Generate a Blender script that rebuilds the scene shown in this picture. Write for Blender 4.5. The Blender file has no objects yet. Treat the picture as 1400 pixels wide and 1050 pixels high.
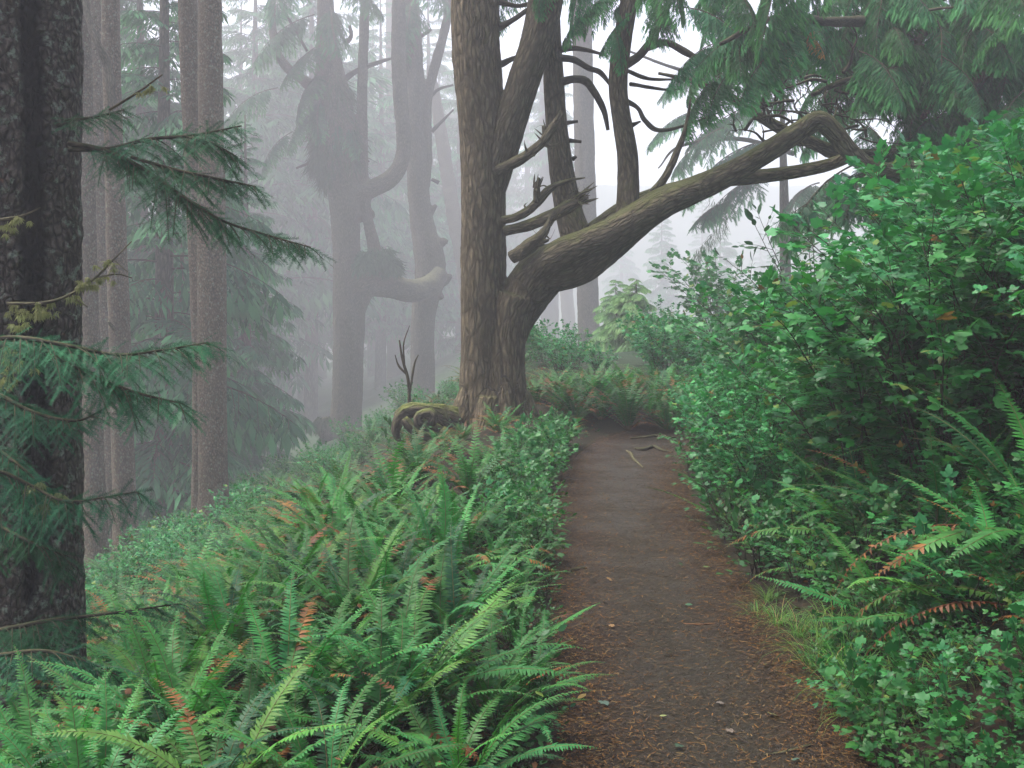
import bpy, math, random
import numpy as np
from mathutils import Vector, Matrix

random.seed(7)
rng = np.random.default_rng(7)
S = bpy.context.scene
COL = S.collection
R = math.radians

# ------------------------------------------------------------------ camera
CAMZ, F, HY = 1.64, 1500.0, 395.0          # eye height, focal length and horizon row in photo pixels
cam_d = bpy.data.cameras.new('camera')
cam = bpy.data.objects.new('camera', cam_d); COL.objects.link(cam)
cam_d.sensor_width = 36.0
cam_d.lens = 36.0 * F / 1400.0
cam_d.shift_y = -(525.0 - HY) / 1400.0
cam_d.clip_start = 0.05; cam_d.clip_end = 500
cam.location = (0, 0, CAMZ); cam.rotation_euler = (R(90), 0, 0)
S.camera = cam

def P(x, y, d):
    return np.array([(x - 700.0) * d / F, d, CAMZ - (y - HY) * d / F])

# ------------------------------------------------------------------ noise
def vnoise(p, seed=0):
    p = np.asarray(p, float)
    i = np.floor(p).astype(np.int64); f = p - i
    f = f * f * (3 - 2 * f)
    def h(a, b, c):
        n = (a * 374761393 + b * 668265263 + c * 1274126177 + seed * 974711) & 0xffffffff
        n = ((n ^ (n >> 13)) * 1274126177) & 0xffffffff
        n = (n ^ (n >> 16)) & 0xffff
        return n / 65535.0
    x, y, z = i[..., 0], i[..., 1], i[..., 2]
    fx, fy, fz = f[..., 0], f[..., 1], f[..., 2]
    r = 0
    for dx in (0, 1):
        for dy in (0, 1):
            for dz in (0, 1):
                w = (fx if dx else 1 - fx) * (fy if dy else 1 - fy) * (fz if dz else 1 - fz)
                r = r + w * h(x + dx, y + dy, z + dz)
    return r * 2 - 1

def fbm(p, octs=3, seed=0):
    r = 0; a = 1.0; t = 0
    for o in range(octs):
        r = r + a * vnoise(np.asarray(p) * 2 ** o, seed + o); t += a; a *= 0.5
    return r / t

def sstep(a, b, x):
    t = np.clip((np.asarray(x, float) - a) / (b - a), 0, 1)
    return t * t * (3 - 2 * t)

# ------------------------------------------------------------------ terrain
_py = np.array([-8, 0, 4, 7, 8.5, 10, 11, 12, 13, 14, 15, 17, 20, 30])
_px = np.array([.62, .68, .73, .79, .86, 1.02, 1.2, 1.48, 2.0, 2.9, 4.2, 7, 11, 25])
def pc(Y): return np.interp(Y, _py, _px)
def pl(Y): return np.minimum(pc(Y), 1.6)
def hraw(X, Y):
    X = np.asarray(X, float); Y = np.asarray(Y, float)
    ul = X - pl(Y); ur = X - pc(Y)
    a = np.maximum(-(ul + 1.75), 0)
    a = a * a / (a + 0.35)
    left = -14.0 * (1 - np.exp(-0.62 * a / 14.0))
    left = left + 0.1 * sstep(-.5, -1.3, ul) * sstep(-3.0, -1.6, ul)
    b = np.maximum(ur - 0.6, 0); b = b * b / (b + 0.2)
    fr = 1 - sstep(12.0, 16.5, Y)
    right = 6.0 * (1 - np.exp(-0.56 * b / 6.0)) * fr
    left = left - .05 * np.minimum(np.maximum(Y - 18, 0), 40) * sstep(-1, -4, ul)
    far = 34.0 * sstep(238, 284, Y) + 12.0 * sstep(90, 160, np.abs(X))
    right = right - .10 * np.minimum(np.maximum(Y - 21, 0), 60) * sstep(-2, 2, ul)
    rise = 0.12 * sstep(12.6, 14.0, Y) * sstep(-0.5, 0.6, X) + 0.25 * sstep(14, 20, Y) * sstep(-1, 1, X)
    n = fbm(np.stack([X * .55, Y * .55, X * 0], -1), 3, 5)
    amp = 0.02 + 0.12 * sstep(.7, 2.5, np.abs(ul)) + .35 * sstep(14, 30, Y)
    return left + right + far + rise + n * amp
def onpath(X, Y):
    u = np.abs(np.asarray(X, float) - pc(Y))
    return (1 - sstep(.42, .62, u)) * (1 - sstep(15, 16.5, Y))
def H(X, Y):
    return hraw(X, Y) - 0.05 * onpath(X, Y)
def Hf(x, y): return float(H(np.array([x]), np.array([y]))[0])

# ------------------------------------------------------------------ mesh builder
class MB:
    def __init__(s): s.V = []; s.Fs = []; s.C = []; s.K = []; s.n = 0
    def add(s, V, Fs, C=None, K=None):
        V = np.asarray(V, float); m = len(V)
        if not isinstance(Fs, (list, tuple)): Fs = [Fs]
        for f in Fs:
            if len(f): s.Fs.append(np.asarray(f, np.int64) + s.n)
        c = np.ones((m, 4)) * .5
        if C is not None:
            C = np.asarray(C, float)
            c[:, :C.shape[-1]] = C
            if C.shape[-1] == 3: c[:, 3] = 0
        s.V.append(V); s.C.append(c)
        s.K.append(np.asarray(K, float) if K is not None else V.copy())
        s.n += m
    def empty(s): return s.n == 0
    def mesh(s, name, mat, origin=(0, 0, 0), smooth=True):
        V = np.concatenate(s.V) - np.asarray(origin, float)
        me = bpy.data.meshes.new(name)
        me.vertices.add(len(V)); me.vertices.foreach_set('co', V.astype(np.float32).ravel())
        loops = np.concatenate([f.ravel() for f in s.Fs])
        tot = np.concatenate([np.full(len(f), f.shape[1]) for f in s.Fs])
        st = np.concatenate([[0], np.cumsum(tot)[:-1]])
        me.loops.add(len(loops)); me.loops.foreach_set('vertex_index', loops.astype(np.int32))
        me.polygons.add(len(tot)); me.polygons.foreach_set('loop_start', st.astype(np.int32))
        me.polygons.foreach_set('loop_total', tot.astype(np.int32))
        me.polygons.foreach_set('use_smooth', np.full(len(tot), smooth))
        a = me.attributes.new('tint', 'FLOAT_COLOR', 'POINT')
        a.data.foreach_set('color', np.concatenate(s.C).astype(np.float32).ravel())
        k = me.attributes.new('bark', 'FLOAT_VECTOR', 'POINT')
        k.data.foreach_set('vector', np.concatenate(s.K).astype(np.float32).ravel())
        if mat: me.materials.append(mat)
        me.update(calc_edges=True); me.validate()
        return me
    def build(s, name, mat, parent=None, origin=None, smooth=True):
        if origin is None:
            origin = tuple(parent.matrix_basis.translation) if parent else (0, 0, 0)
        o = bpy.data.objects.new(name, s.mesh(name, mat, origin, smooth)); COL.objects.link(o)
        if parent: o.parent = parent
        else: o.location = origin
        return o

def thing(name, label, cat, loc=(0, 0, 0), group=None):
    o = bpy.data.objects.new(name, None); COL.objects.link(o)
    o.empty_display_size = .1
    o.location = loc; o['label'] = label; o['category'] = cat
    if group: o['group'] = group
    return o
def tag(o, label, cat, group=None):
    o['label'] = label; o['category'] = cat
    if group: o['group'] = group
    return o
def dup(root, loc, rot=0, sc=1.0, label=None, group=None, tilt=(0, 0)):
    r = root.copy(); COL.objects.link(r); r.location = loc
    r.rotation_euler = (tilt[0], tilt[1], rot); r.scale = (sc, sc, sc)
    if label: r['label'] = label
    if group: r['group'] = group
    for ch in list(root.children):
        c = ch.copy(); COL.objects.link(c); c.parent = r
        for g in list(ch.children):
            d = g.copy(); COL.objects.link(d); d.parent = c
    return r

def norm(v): 
    v = np.asarray(v, float)
    return v / np.maximum(np.linalg.norm(v, axis=-1, keepdims=True), 1e-9)
def frames_for(d, up):
    X = norm(d); Yv = np.cross(up, X); Yv = norm(Yv); Z = np.cross(X, Yv)
    return np.stack([X, Yv, Z], -1)          # columns
def inst(T, Rm, t, sc=None):
    V, Fs = T
    Vi = np.einsum('kij,nj->kni', Rm, V)
    if sc is not None: Vi = Vi * np.asarray(sc)[:, None, None]
    Vi = Vi + t[:, None, :]
    k, n = len(t), len(V)
    off = (np.arange(k) * n)[:, None, None]
    Fo = [(f[None] + off).reshape(-1, f.shape[1]) for f in Fs]
    return Vi.reshape(-1, 3), Fo
def rep(c, n): return np.repeat(np.asarray(c, float), n, axis=0)
def mixc(a, b, t): 
    t = np.asarray(t)[:, None]
    return np.asarray(a) * (1 - t) + np.asarray(b) * t

# ------------------------------------------------------------------ tubes (trunks, limbs, stems)
def resample(pts, step):
    pts = np.asarray(pts, float); k = len(pts)
    ext = np.vstack([2 * pts[0] - pts[1], pts, 2 * pts[-1] - pts[-2]])
    out = []
    for i in range(k - 1):
        p0, p1, p2, p3 = ext[i:i + 4]
        L = np.linalg.norm((p2 - p1)[:3]); m = max(2, int(math.ceil(L / step)))
        t = np.linspace(0, 1, m, endpoint=False)[:, None]
        out.append(.5 * ((2 * p1) + (-p0 + p2) * t + (2 * p0 - 5 * p1 + 4 * p2 - p3) * t ** 2 + (-p0 + 3 * p1 - 3 * p2 + p3) * t ** 3))
    out.append(pts[-1:])
    o = np.vstack(out); o[:, 3] = np.maximum(o[:, 3], .0008)
    return o
def pframes(C):
    T = norm(np.gradient(C, axis=0)); n = len(C)
    N = np.zeros_like(T)
    a = np.array([0, -1.0, 0]) if abs(T[0][1]) < .9 else np.array([1.0, 0, 0])
    N[0] = norm(a - T[0] * np.dot(a, T[0]))
    for i in range(1, n):
        v = N[i - 1] - T[i] * np.dot(N[i - 1], T[i]); N[i] = norm(v)
    return T, N, np.cross(T, N)
def tube(mb, pts, sides=10, step=None, rough=0.0, freq=2.0, seed=0, col=None, flare=0.0, flute=0.0, s0=0.0):
    pts = np.asarray(pts, float)
    if step is None: step = max(.02, float(np.mean(pts[:, 3])) * 1.2)
    C4 = resample(pts, step); C = C4[:, :3]; r = C4[:, 3]
    T, N, B = pframes(C)
    s = np.concatenate([[0], np.cumsum(np.linalg.norm(np.diff(C, axis=0), axis=1))]) + s0
    th = np.linspace(0, 2 * math.pi, sides, endpoint=False)
    ca, sa = np.cos(th), np.sin(th)
    rr = np.repeat(r[:, None], sides, 1)
    if flare:
        e = np.exp(-s / (flare * 2.2))[:, None]
        lob = .5 + .5 * np.cos(th[None] * 5 + seed) * .6 + .4 * np.cos(th[None] * 3 + seed * 2.3)
        rr = rr * (1 + flare * e * (0.5 + lob))
    if flute: rr = rr * (1 + flute * np.cos(th[None] * 4 + seed + s[:, None] * .2) + flute * .7 * np.cos(th[None] * 7 + seed * 3 - s[:, None] * .15))
    a = rr * ca; b = rr * sa
    if rough:
        q = np.stack([a * freq * 6 / np.maximum(rr, .03) * np.maximum(r[:, None], .03) , b * freq * 6, np.repeat(s[:, None], sides, 1) * freq * 1.2], -1)
        d = fbm(q, 3, seed)
        rr = rr * (1 + rough * d); a = rr * ca; b = rr * sa
    V = C[:, None] + a[..., None] * N[:, None] + b[..., None] * B[:, None]
    K = np.stack([a, b, np.repeat(s[:, None], sides, 1)], -1)
    m = len(C)
    i = np.arange(m - 1)[:, None] * sides; j = np.arange(sides)[None]; j2 = (j + 1) % sides
    Q = np.stack([i + j, i + j2, i + sides + j2, i + sides + j], -1).reshape(-1, 4)
    V = V.reshape(-1, 3); K = K.reshape(-1, 3)
    V = np.vstack([V, C[0], C[-1]]); K = np.vstack([K, [0, 0, s[0]], [0, 0, s[-1]]])
    c0, c1 = len(V) - 2, len(V) - 1
    jj = np.arange(sides); jn = (jj + 1) % sides
    cap = np.concatenate([np.stack([np.full(sides, c0), jn, jj], -1), np.stack([np.full(sides, c1), (m - 1) * sides + jj, (m - 1) * sides + jn], -1)])
    cc = None
    if col is not None: cc = np.tile(np.asarray(col, float), (len(V), 1))
    mb.add(V, [Q, cap], cc, K)
    return dict(C=C, r=r, T=T, N=N, B=B, s=s)
def px(lst, d=None):
    out = []
    for t in lst:
        if d is None: x, y, dd, r = t
        else: (x, y, r), dd = t, d
        p = P(x, y, dd); out.append([*p, r * dd / F])
    return np.array(out)

# a tree of several tubes melted into one skin, then cut into named parts
def melt(tubes, voxel, seed=0, rough=.012, fl=1.0):
    """tubes: list of (group, pts). returns dict group -> MB"""
    mb = MB(); S_ = []; gid = []
    for gi, (g, pts) in enumerate(tubes):
        t = tube(mb, pts, 14, max(.04, voxel * 1.5)); S_.append(t); gid += [gi] * len(t['C'])
    me = mb.mesh('melt', None)
    ob = bpy.data.objects.new('melt', me); COL.objects.link(ob)
    m = ob.modifiers.new('r', 'REMESH'); m.mode = 'VOXEL'; m.voxel_size = voxel
    m2 = ob.modifiers.new('s', 'SMOOTH'); m2.factor = .5; m2.iterations = 5
    dg = bpy.context.evaluated_depsgraph_get()
    em = bpy.data.meshes.new_from_object(ob.evaluated_get(dg))
    n = len(em.vertices); V = np.zeros(n * 3, np.float32); em.vertices.foreach_get('co', V); V = V.reshape(-1, 3).astype(float)
    Nn = np.zeros(n * 3, np.float32); em.vertices.foreach_get('normal', Nn); Nn = Nn.reshape(-1, 3).astype(float)
    nl = len(em.loops); L = np.zeros(nl, np.int32); em.loops.foreach_get('vertex_index', L)
    nt = np.zeros(len(em.polygons), np.int32); em.polygons.foreach_get('loop_total', nt)
    bpy.data.objects.remove(ob); bpy.data.meshes.remove(me); bpy.data.meshes.remove(em)
    Q = L.reshape(-1, 4)
    Cc = np.vstack([t['C'] for t in S_]); rr = np.concatenate([t['r'] for t in S_]); gid = np.array(gid)
    Tt = np.vstack([t['T'] for t in S_]); NN = np.vstack([t['N'] for t in S_]); BB = np.vstack([t['B'] for t in S_]); ss = np.concatenate([t['s'] for t in S_])
    best = np.zeros(n, int)
    for a in range(0, n, 4000):
        d = np.linalg.norm(V[a:a + 4000, None] - Cc[None], axis=2) / rr[None]
        best[a:a + 4000] = d.argmin(1)
    dv = V - Cc[best]
    K = np.stack([(dv * NN[best]).sum(1), (dv * BB[best]).sum(1), ss[best] + (dv * Tt[best]).sum(1)], -1)
    q = K * np.array([15, 15, 2.0]) * fl
    q = q + .9 * np.stack([fbm(K * 5, 2, seed + 31), fbm(K * 5, 2, seed + 32), fbm(K * 4, 2, seed + 33)], -1)
    d1 = 1 - np.abs(fbm(q, 3, seed)) * 2.2
    d1 = d1 + .5 * fbm(K * np.array([34, 34, 16]), 2, seed + 40)
    d2 = fbm(K * np.array([3, 3, 2.0]), 3, seed + 9)
    am = np.clip(rr[best] / .3, .15, 1)
    V = V + Nn * ((d1 - .5) * rough * .7 + d2 * rough * 1.6)[:, None] * am[:, None]
    names = []
    for g, _ in tubes:
        if g not in names: names.append(g)
    vg = np.array([names.index(tubes[g][0]) for g in gid])[best]
    fg = np.sort(vg[Q], axis=1)[:, 1]
    out = {}
    for k, nm in enumerate(names):
        q = Q[fg == k]
        if not len(q): continue
        u, inv = np.unique(q, return_inverse=True)
        b = MB(); b.add(V[u], [inv.reshape(-1, 4)], np.tile([.5, .5, .5, 0], (len(u), 1)), K[u]); out[nm] = b
    return out

# ------------------------------------------------------------------ materials
class NT:
    def __init__(s, name):
        m = bpy.data.materials.new(name); m.use_nodes = True; s.m = m; s.t = m.node_tree
        s.t.nodes.clear(); s.out = s.t.nodes.new('ShaderNodeOutputMaterial')
    def n(s, typ, **kw):
        nd = s.t.nodes.new('ShaderNode' + typ)
        for k, v in kw.items(): setattr(nd, k, v)
        return nd
    def l(s, a, b): s.t.links.new(a, b)
    def attr(s, name): return s.n('Attribute', attribute_name=name)
    def noise(s, vec, scale, detail=4, rough=.6, dist=0):
        q = s.n('TexNoise'); q.inputs['Scale'].default_value = scale; q.inputs['Detail'].default_value = detail
        q.inputs['Roughness'].default_value = rough; q.inputs['Distortion'].default_value = dist
        if vec is not None: s.l(vec, q.inputs['Vector'])
        return q.outputs['Fac']
    def mapv(s, vec, sc):
        q = s.n('Mapping'); q.inputs['Scale'].default_value = sc; s.l(vec, q.inputs['Vector']); return q.outputs[0]
    def warp(s, vec, scale, amt):
        q = s.n('TexNoise'); q.inputs['Scale'].default_value = scale; q.inputs['Detail'].default_value = 3; s.l(vec, q.inputs['Vector'])
        m = s.n('VectorMath', operation='MULTIPLY_ADD'); s.l(q.outputs['Color'], m.inputs[0]); m.inputs[1].default_value = (amt,) * 3; s.l(vec, m.inputs[2])
        return m.outputs[0]
    def ramp(s, fac, stops):
        q = s.n('ValToRGB'); e = q.color_ramp.elements
        e[0].position, e[0].color = stops[0][0], (*stops[0][1], 1)
        e[1].position, e[1].color = stops[-1][0], (*stops[-1][1], 1)
        for p_, c in stops[1:-1]:
            x = e.new(p_); x.color = (*c, 1)
        s.l(fac, q.inputs[0]); return q.outputs[0]
    def val(s, v):
        q = s.n('Value'); q.outputs[0].default_value = v; return q.outputs[0]
    def math(s, op, a, b=None, clamp=False):
        q = s.n('Math', operation=op); q.use_clamp = clamp
        for i, x in enumerate((a, b)):
            if x is None: continue
            if isinstance(x, (int, float)): q.inputs[i].default_value = x
            else: s.l(x, q.inputs[i])
        return q.outputs[0]
    def mix(s, fac, a, b, mode='MIX'):
        q = s.n('Mix', data_type='RGBA', blend_type=mode)
        for sock, x in ((q.inputs[0], fac), (q.inputs[6], a), (q.inputs[7], b)):
            if isinstance(x, (int, float)): sock.default_value = x
            elif isinstance(x, tuple): sock.default_value = (*x, 1)
            else: s.l(x, sock)
        return q.outputs[2]
    def bump(s, h, strength, dist, normal=None):
        q = s.n('Bump'); q.inputs['Strength'].default_value = strength; q.inputs['Distance'].default_value = dist
        s.l(h, q.inputs['Height'])
        if normal is not None: s.l(normal, q.inputs['Normal'])
        return q.outputs[0]
    def pbsdf(s, col, rough=.6, spec=.4, normal=None):
        q = s.n('BsdfPrincipled')
        if isinstance(col, tuple): q.inputs['Base Color'].default_value = (*col, 1)
        else: s.l(col, q.inputs['Base Color'])
        if isinstance(rough, (int, float)): q.inputs['Roughness'].default_value = rough
        else: s.l(rough, q.inputs['Roughness'])
        q.inputs['Specular IOR Level'].default_value = spec
        if normal is not None: s.l(normal, q.inputs['Normal'])
        return q.outputs[0]
    def done(s, sh): s.l(sh, s.out.inputs['Surface']); return s.m

def leaf_mat(name, rough=.4, spec=.5, trans=.3, var=.4):
    k = NT(name); a = k.attr('tint')
    oi = k.n('ObjectInfo')
    hsv = k.n('HueSaturation'); k.l(a.outputs['Color'], hsv.inputs['Color'])
    k.l(k.math('ADD', k.math('MULTIPLY', oi.outputs['Random'], .03), .485), hsv.inputs['Hue'])
    k.l(k.math('ADD', k.math('MULTIPLY', oi.outputs['Random'], var), 1 - var / 2), hsv.inputs['Value'])
    c = hsv.outputs[0]
    p = k.pbsdf(c, rough, spec)
    t = k.n('BsdfTranslucent')
    k.l(k.mix(.5, c, k.mix(1.0, c, (1.3, 1.5, .6), 'MULTIPLY')), t.inputs['Color'])
    mx = k.n('MixShader'); mx.inputs[0].default_value = trans
    k.l(p, mx.inputs[1]); k.l(t.outputs[0], mx.inputs[2])
    return k.done(mx.outputs[0])

def bark_mat(name, dark, mid, light, scale=1.0, moss=.0, bump=.8, flaky=False, lichen=0.0, scar=False):
    k = NT(name); b = k.attr('bark').outputs['Vector']
    st = k.mapv(k.warp(b, 3.5, .10), (1, 1, .2) if not flaky else (1, 1, .55))
    n1 = k.noise(st, 26 * scale, 5, .65, .4)
    n2 = k.noise(st, 9 * scale, 4, .6, .8)
    vo = k.n('TexVoronoi', feature='DISTANCE_TO_EDGE'); vo.inputs['Scale'].default_value = (17 if not flaky else 22) * scale
    k.l(st, vo.inputs['Vector'])
    crack = k.math('MULTIPLY', vo.outputs[0], 3.2, True)
    n3 = k.noise(b, 2.2, 4, .6)
    nf = k.noise(b, 55 * scale, 4, .7)
    h = k.math('ADD', k.math('MULTIPLY', k.math('ADD', n1, k.math('MULTIPLY', nf, .6)), .5), k.math('ADD', k.math('MULTIPLY', n2, .6), k.math('MULTIPLY', crack, .5)))
    c = k.ramp(n1, [(.28, dark), (.5, mid), (.74, light)])
    c = k.mix(k.math('MULTIPLY', k.math('SUBTRACT', 1.0, crack), .8, True), c, tuple(x * .3 for x in dark))
    c = k.mix(k.ramp(n3, [(.35, (0, 0, 0)), (.7, (.5, .5, .5))]), c, tuple((x * .5 + y * .5) for x, y in zip(dark, mid)))
    if lichen:
        nl = k.noise(b, 13 * scale, 5, .7)
        c = k.mix(k.ramp(nl, [(.54, (0, 0, 0)), (.66, (lichen,) * 3)]), c, (.24, .28, .2))
        nr = k.noise(b, 5.5 * scale, 3, .7)
        c = k.mix(k.ramp(nr, [(.68, (0, 0, 0)), (.76, (.5 * lichen,) * 3)]), c, (.26, .11, .05))
    if moss:
        g = k.n('NewGeometry'); sx = k.n('SeparateXYZ'); k.l(g.outputs['Normal'], sx.inputs[0])
        nm = k.noise(b, 7, 4, .65)
        f = k.math('ADD', k.math('MULTIPLY', sx.outputs[2], .55), k.math('SUBTRACT', nm, .62))
        f = k.math('MULTIPLY', k.math('MULTIPLY', f, 3.0, True), moss, True)
        c = k.mix(f, c, k.ramp(k.noise(b, 60, 3), [(.3, (.045, .065, .012)), (.7, (.12, .13, .03))]))
    if scar:
        a = k.attr('tint').outputs['Alpha']
        c = k.mix(a, c, k.ramp(n1, [(.3, (.006, .005, .005)), (.75, (.02, .017, .016))]))
    nm_ = k.bump(h, bump, .03 if not flaky else .025)
    return k.done(k.pbsdf(c, .85, .25, nm_))

M = {}
M['bark_main'] = bark_mat('furrowed brown bark', (.06, .046, .026), (.165, .128, .074), (.265, .212, .132), 1.15, .4, 1.5)
M['bark_limb'] = bark_mat('finer brown bark', (.045, .036, .021), (.125, .102, .06), (.23, .192, .12), 1.5, .7, 1.1)
M['bark_mid'] = bark_mat('grey brown bark', (.04, .035, .024), (.10, .088, .06), (.18, .16, .11), 1.3, .4, .9)
M['bark_left'] = bark_mat('straight tree bark', (.05, .036, .021), (.15, .108, .064), (.27, .205, .13), 1.1, .1, 1.0, True, .5)
M['bark_front'] = bark_mat('flaky spruce bark', (.03, .023, .018), (.11, .085, .066), (.25, .21, .165), 1.5, .1, 1.3, True, .8, True)
M['dead'] = bark_mat('dead wood', (.05, .04, .025), (.12, .1, .062), (.21, .18, .115), 2.0, .35, .5)
M['twig'] = bark_mat('twig bark', (.02, .016, .011), (.045, .036, .025), (.08, .066, .047), 2.5, .3, .3)
M['rot'] = bark_mat('rotten red wood', (.12, .05, .025), (.26, .12, .06), (.36, .2, .11), 1.6, .1, .8)
M['rootwood'] = bark_mat('mossy root wood', (.03, .024, .016), (.09, .07, .045), (.16, .13, .085), 1.3, 1.0, .9)
M['fern'] = leaf_mat('sword fern leaf', .5, .25, .27, .5)
M['shrub'] = leaf_mat('berry shrub leaf', .42, .24, .27, .45)
M['needle'] = leaf_mat('conifer needles', .6, .14, .22, .4)
M['hang'] = leaf_mat('drooping conifer sprays', .65, .12, .25, .35)
M['lichen'] = leaf_mat('beard lichen', .9, .1, .3, .2)
M['litter'] = leaf_mat('needle and bark litter', .8, .2, .0, .0)

def ground_mat():
    k = NT('forest soil'); g = k.n('NewGeometry').outputs['Position']
    n = k.noise(g, 3.0, 6, .65); n2 = k.noise(g, 38, 5, .7)
    c = k.ramp(n2, [(.3, (.006, .004, .003)), (.5, (.018, .011, .006)), (.72, (.05, .025, .011))])
    c = k.mix(k.ramp(n, [(.42, (0, 0, 0)), (.62, (.7, .7, .7))]), c, k.ramp(n2, [(.3, (.006, .012, .004)), (.7, (.02, .035, .01))]))
    sp_ = k.n('SeparateXYZ'); k.l(g, sp_.inputs[0])
    fy = k.math('MULTIPLY', k.math('SUBTRACT', sp_.outputs[1], 13.0), .12, True)
    c = k.mix(fy, c, k.ramp(n, [(.3, (.008, .024, .010)), (.7, (.026, .055, .02))]))
    return k.done(k.pbsdf(c, .9, .2, k.bump(n2, .9, .02)))
def path_mat():
    k = NT('packed earth path'); g = k.n('NewGeometry').outputs['Position']
    u = k.attr('tint').outputs['Color']; sep = k.n('SeparateColor'); k.l(u, sep.inputs[0])
    big = k.noise(g, 1.6, 5, .6); n2 = k.noise(g, 55, 6, .75); n3 = k.noise(g, 210, 4, .7); n4 = k.noise(g, 14, 4, .6)
    cen = k.ramp(n2, [(.3, (.005, .0038, .0017)), (.5, (.018, .0138, .0062)), (.72, (.056, .043, .023))])
    edg = k.ramp(n2, [(.3, (.004, .0026, .0013)), (.5, (.018, .0098, .0043)), (.72, (.052, .027, .010))])
    f = k.math('ADD', sep.outputs[0], k.math('MULTIPLY', k.math('SUBTRACT', big, .5), 1.3))
    f = k.math('ADD', f, k.math('MULTIPLY', k.math('SUBTRACT', n4, .5), .6))
    c = k.mix(k.ramp(f, [(.25, (0, 0, 0)), (.85, (1, 1, 1))]), cen, edg)
    c = k.mix(k.ramp(n3, [(.55, (0, 0, 0)), (.75, (.5, .5, .5))]), c, (.014, .009, .006))
    h = k.math('ADD', k.math('MULTIPLY', n2, .6), k.math('ADD', k.math('MULTIPLY', n4, .8), k.math('MULTIPLY', n3, .25)))
    rg = k.ramp(big, [(.4, (.5, .5, .5)), (.62, (.85, .85, .85))])
    return k.done(k.pbsdf(c, rg, .2, k.bump(h, .8, .025)))
M['ground'] = ground_mat(); M['path'] = path_mat()

# ------------------------------------------------------------------ ground and path
def axis(segs):
    out = []
    for a, b, st in segs: out += list(np.arange(a, b, st))
    return np.array(out + [segs[-1][1]])
gx = axis([(-168, -20, 2.0), (-20, -8, .5), (-8, -1, .2), (-1, 3.2, .07), (3.2, 8, .2), (8, 20, .6), (20, 168, 2.0)])
gy = axis([(-4, 1, .3), (1, 14, .12), (14, 26, .3), (26, 60, 1.0), (60, 286, 2.0)])
GX, GY = np.meshgrid(gx, gy); GZ = H(GX, GY)
nx, ny = len(gx), len(gy)
ii = (np.arange(ny - 1)[:, None] * nx + np.arange(nx - 1)[None])
gb = MB(); gb.add(np.stack([GX, GY, GZ], -1).reshape(-1, 3), [np.stack([ii, ii + 1, ii + nx + 1, ii + nx], -1).reshape(-1, 4)])
g = gb.build('ground', M['ground']); g['kind'] = 'structure'
ys = np.arange(-3.5, 15.5, .06); us = np.linspace(-.66, .66, 31)
PY, PU = np.meshgrid(ys, us, indexing='ij')
PX = pc(PY) + PU
PZ = hraw(PX, PY) - .022 - .05 * sstep(.5, .66, np.abs(PU)) + .006 * fbm(np.stack([PX * 3, PY * 3, PX * 0], -1), 3, 3) + .012 * np.abs(PU) / .5
ii = (np.arange(len(ys) - 1)[:, None] * len(us) + np.arange(len(us) - 1)[None])
pb = MB(); cu = np.repeat((np.abs(PU) / .55).reshape(-1, 1), 3, 1)
pb.add(np.stack([PX, PY, PZ], -1).reshape(-1, 3), [np.stack([ii, ii + 1, ii + len(us) + 1, ii + len(us)], -1).reshape(-1, 4)], cu)
p_ = pb.build('path', M['path']); p_['kind'] = 'structure'
def pathz(x, y): 
    x = np.asarray(x, float); y = np.asarray(y, float); u = np.abs(x - pc(y))
    z = hraw(x, y) - .022 + .006 * fbm(np.stack([x * 3, y * 3, x * 0], -1), 3, 3) + .012 * u / .5
    return np.maximum(z, H(x, y))

# needle and bark litter over the path and its verges
def build_litter():
    mb = MB(); n = 80000
    y = 3.2 + 10.5 * rng.random(n) ** 1.6
    e = rng.random(n) < .72
    u = np.where(e, np.sign(rng.random(n) - .42) * (.56 - np.abs(rng.normal(0, .17, n))), rng.uniform(-.5, .5, n))
    x = pc(y) + u
    z = pathz(x, y) + .003 + .008 * rng.random(n)
    az = rng.uniform(0, 2 * math.pi, n)
    d = np.stack([np.cos(az), np.sin(az), rng.normal(0, .16, n)], -1)
    up = norm(np.stack([rng.normal(0, .3, n), rng.normal(0, .3, n), np.ones(n)], -1))
    T = (np.array([[-.5, -.5, 0], [.5, -.35, .0], [.5, .35, 0], [-.5, .5, 0]]), [np.array([[0, 1, 2, 3]])])
    Rm = frames_for(d, up)
    ln = rng.uniform(.006, .028, n) * np.where(rng.random(n) < .05, 2, 1); wd = np.minimum(rng.uniform(.001, .0045, n), ln * .5)
    Rm = Rm * np.stack([ln, wd, ln], -1)[:, None, :]
    V, Fs = inst(T, Rm, np.stack([x, y, z], -1))
    pal = np.array([(.08, .032, .01), (.15, .06, .015), (.03, .016, .008), (.012, .008, .005), (.13, .075, .03), (.05, .033, .022), (.02, .012, .008)])
    c = pal[rng.integers(0, len(pal), n)] * rng.uniform(.6, 1.2, (n, 1))
    mb.add(V, Fs, rep(c, 4))
    o = mb.build('forest_litter', M['litter'], smooth=False); o['kind'] = 'stuff'
build_litter()

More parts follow.
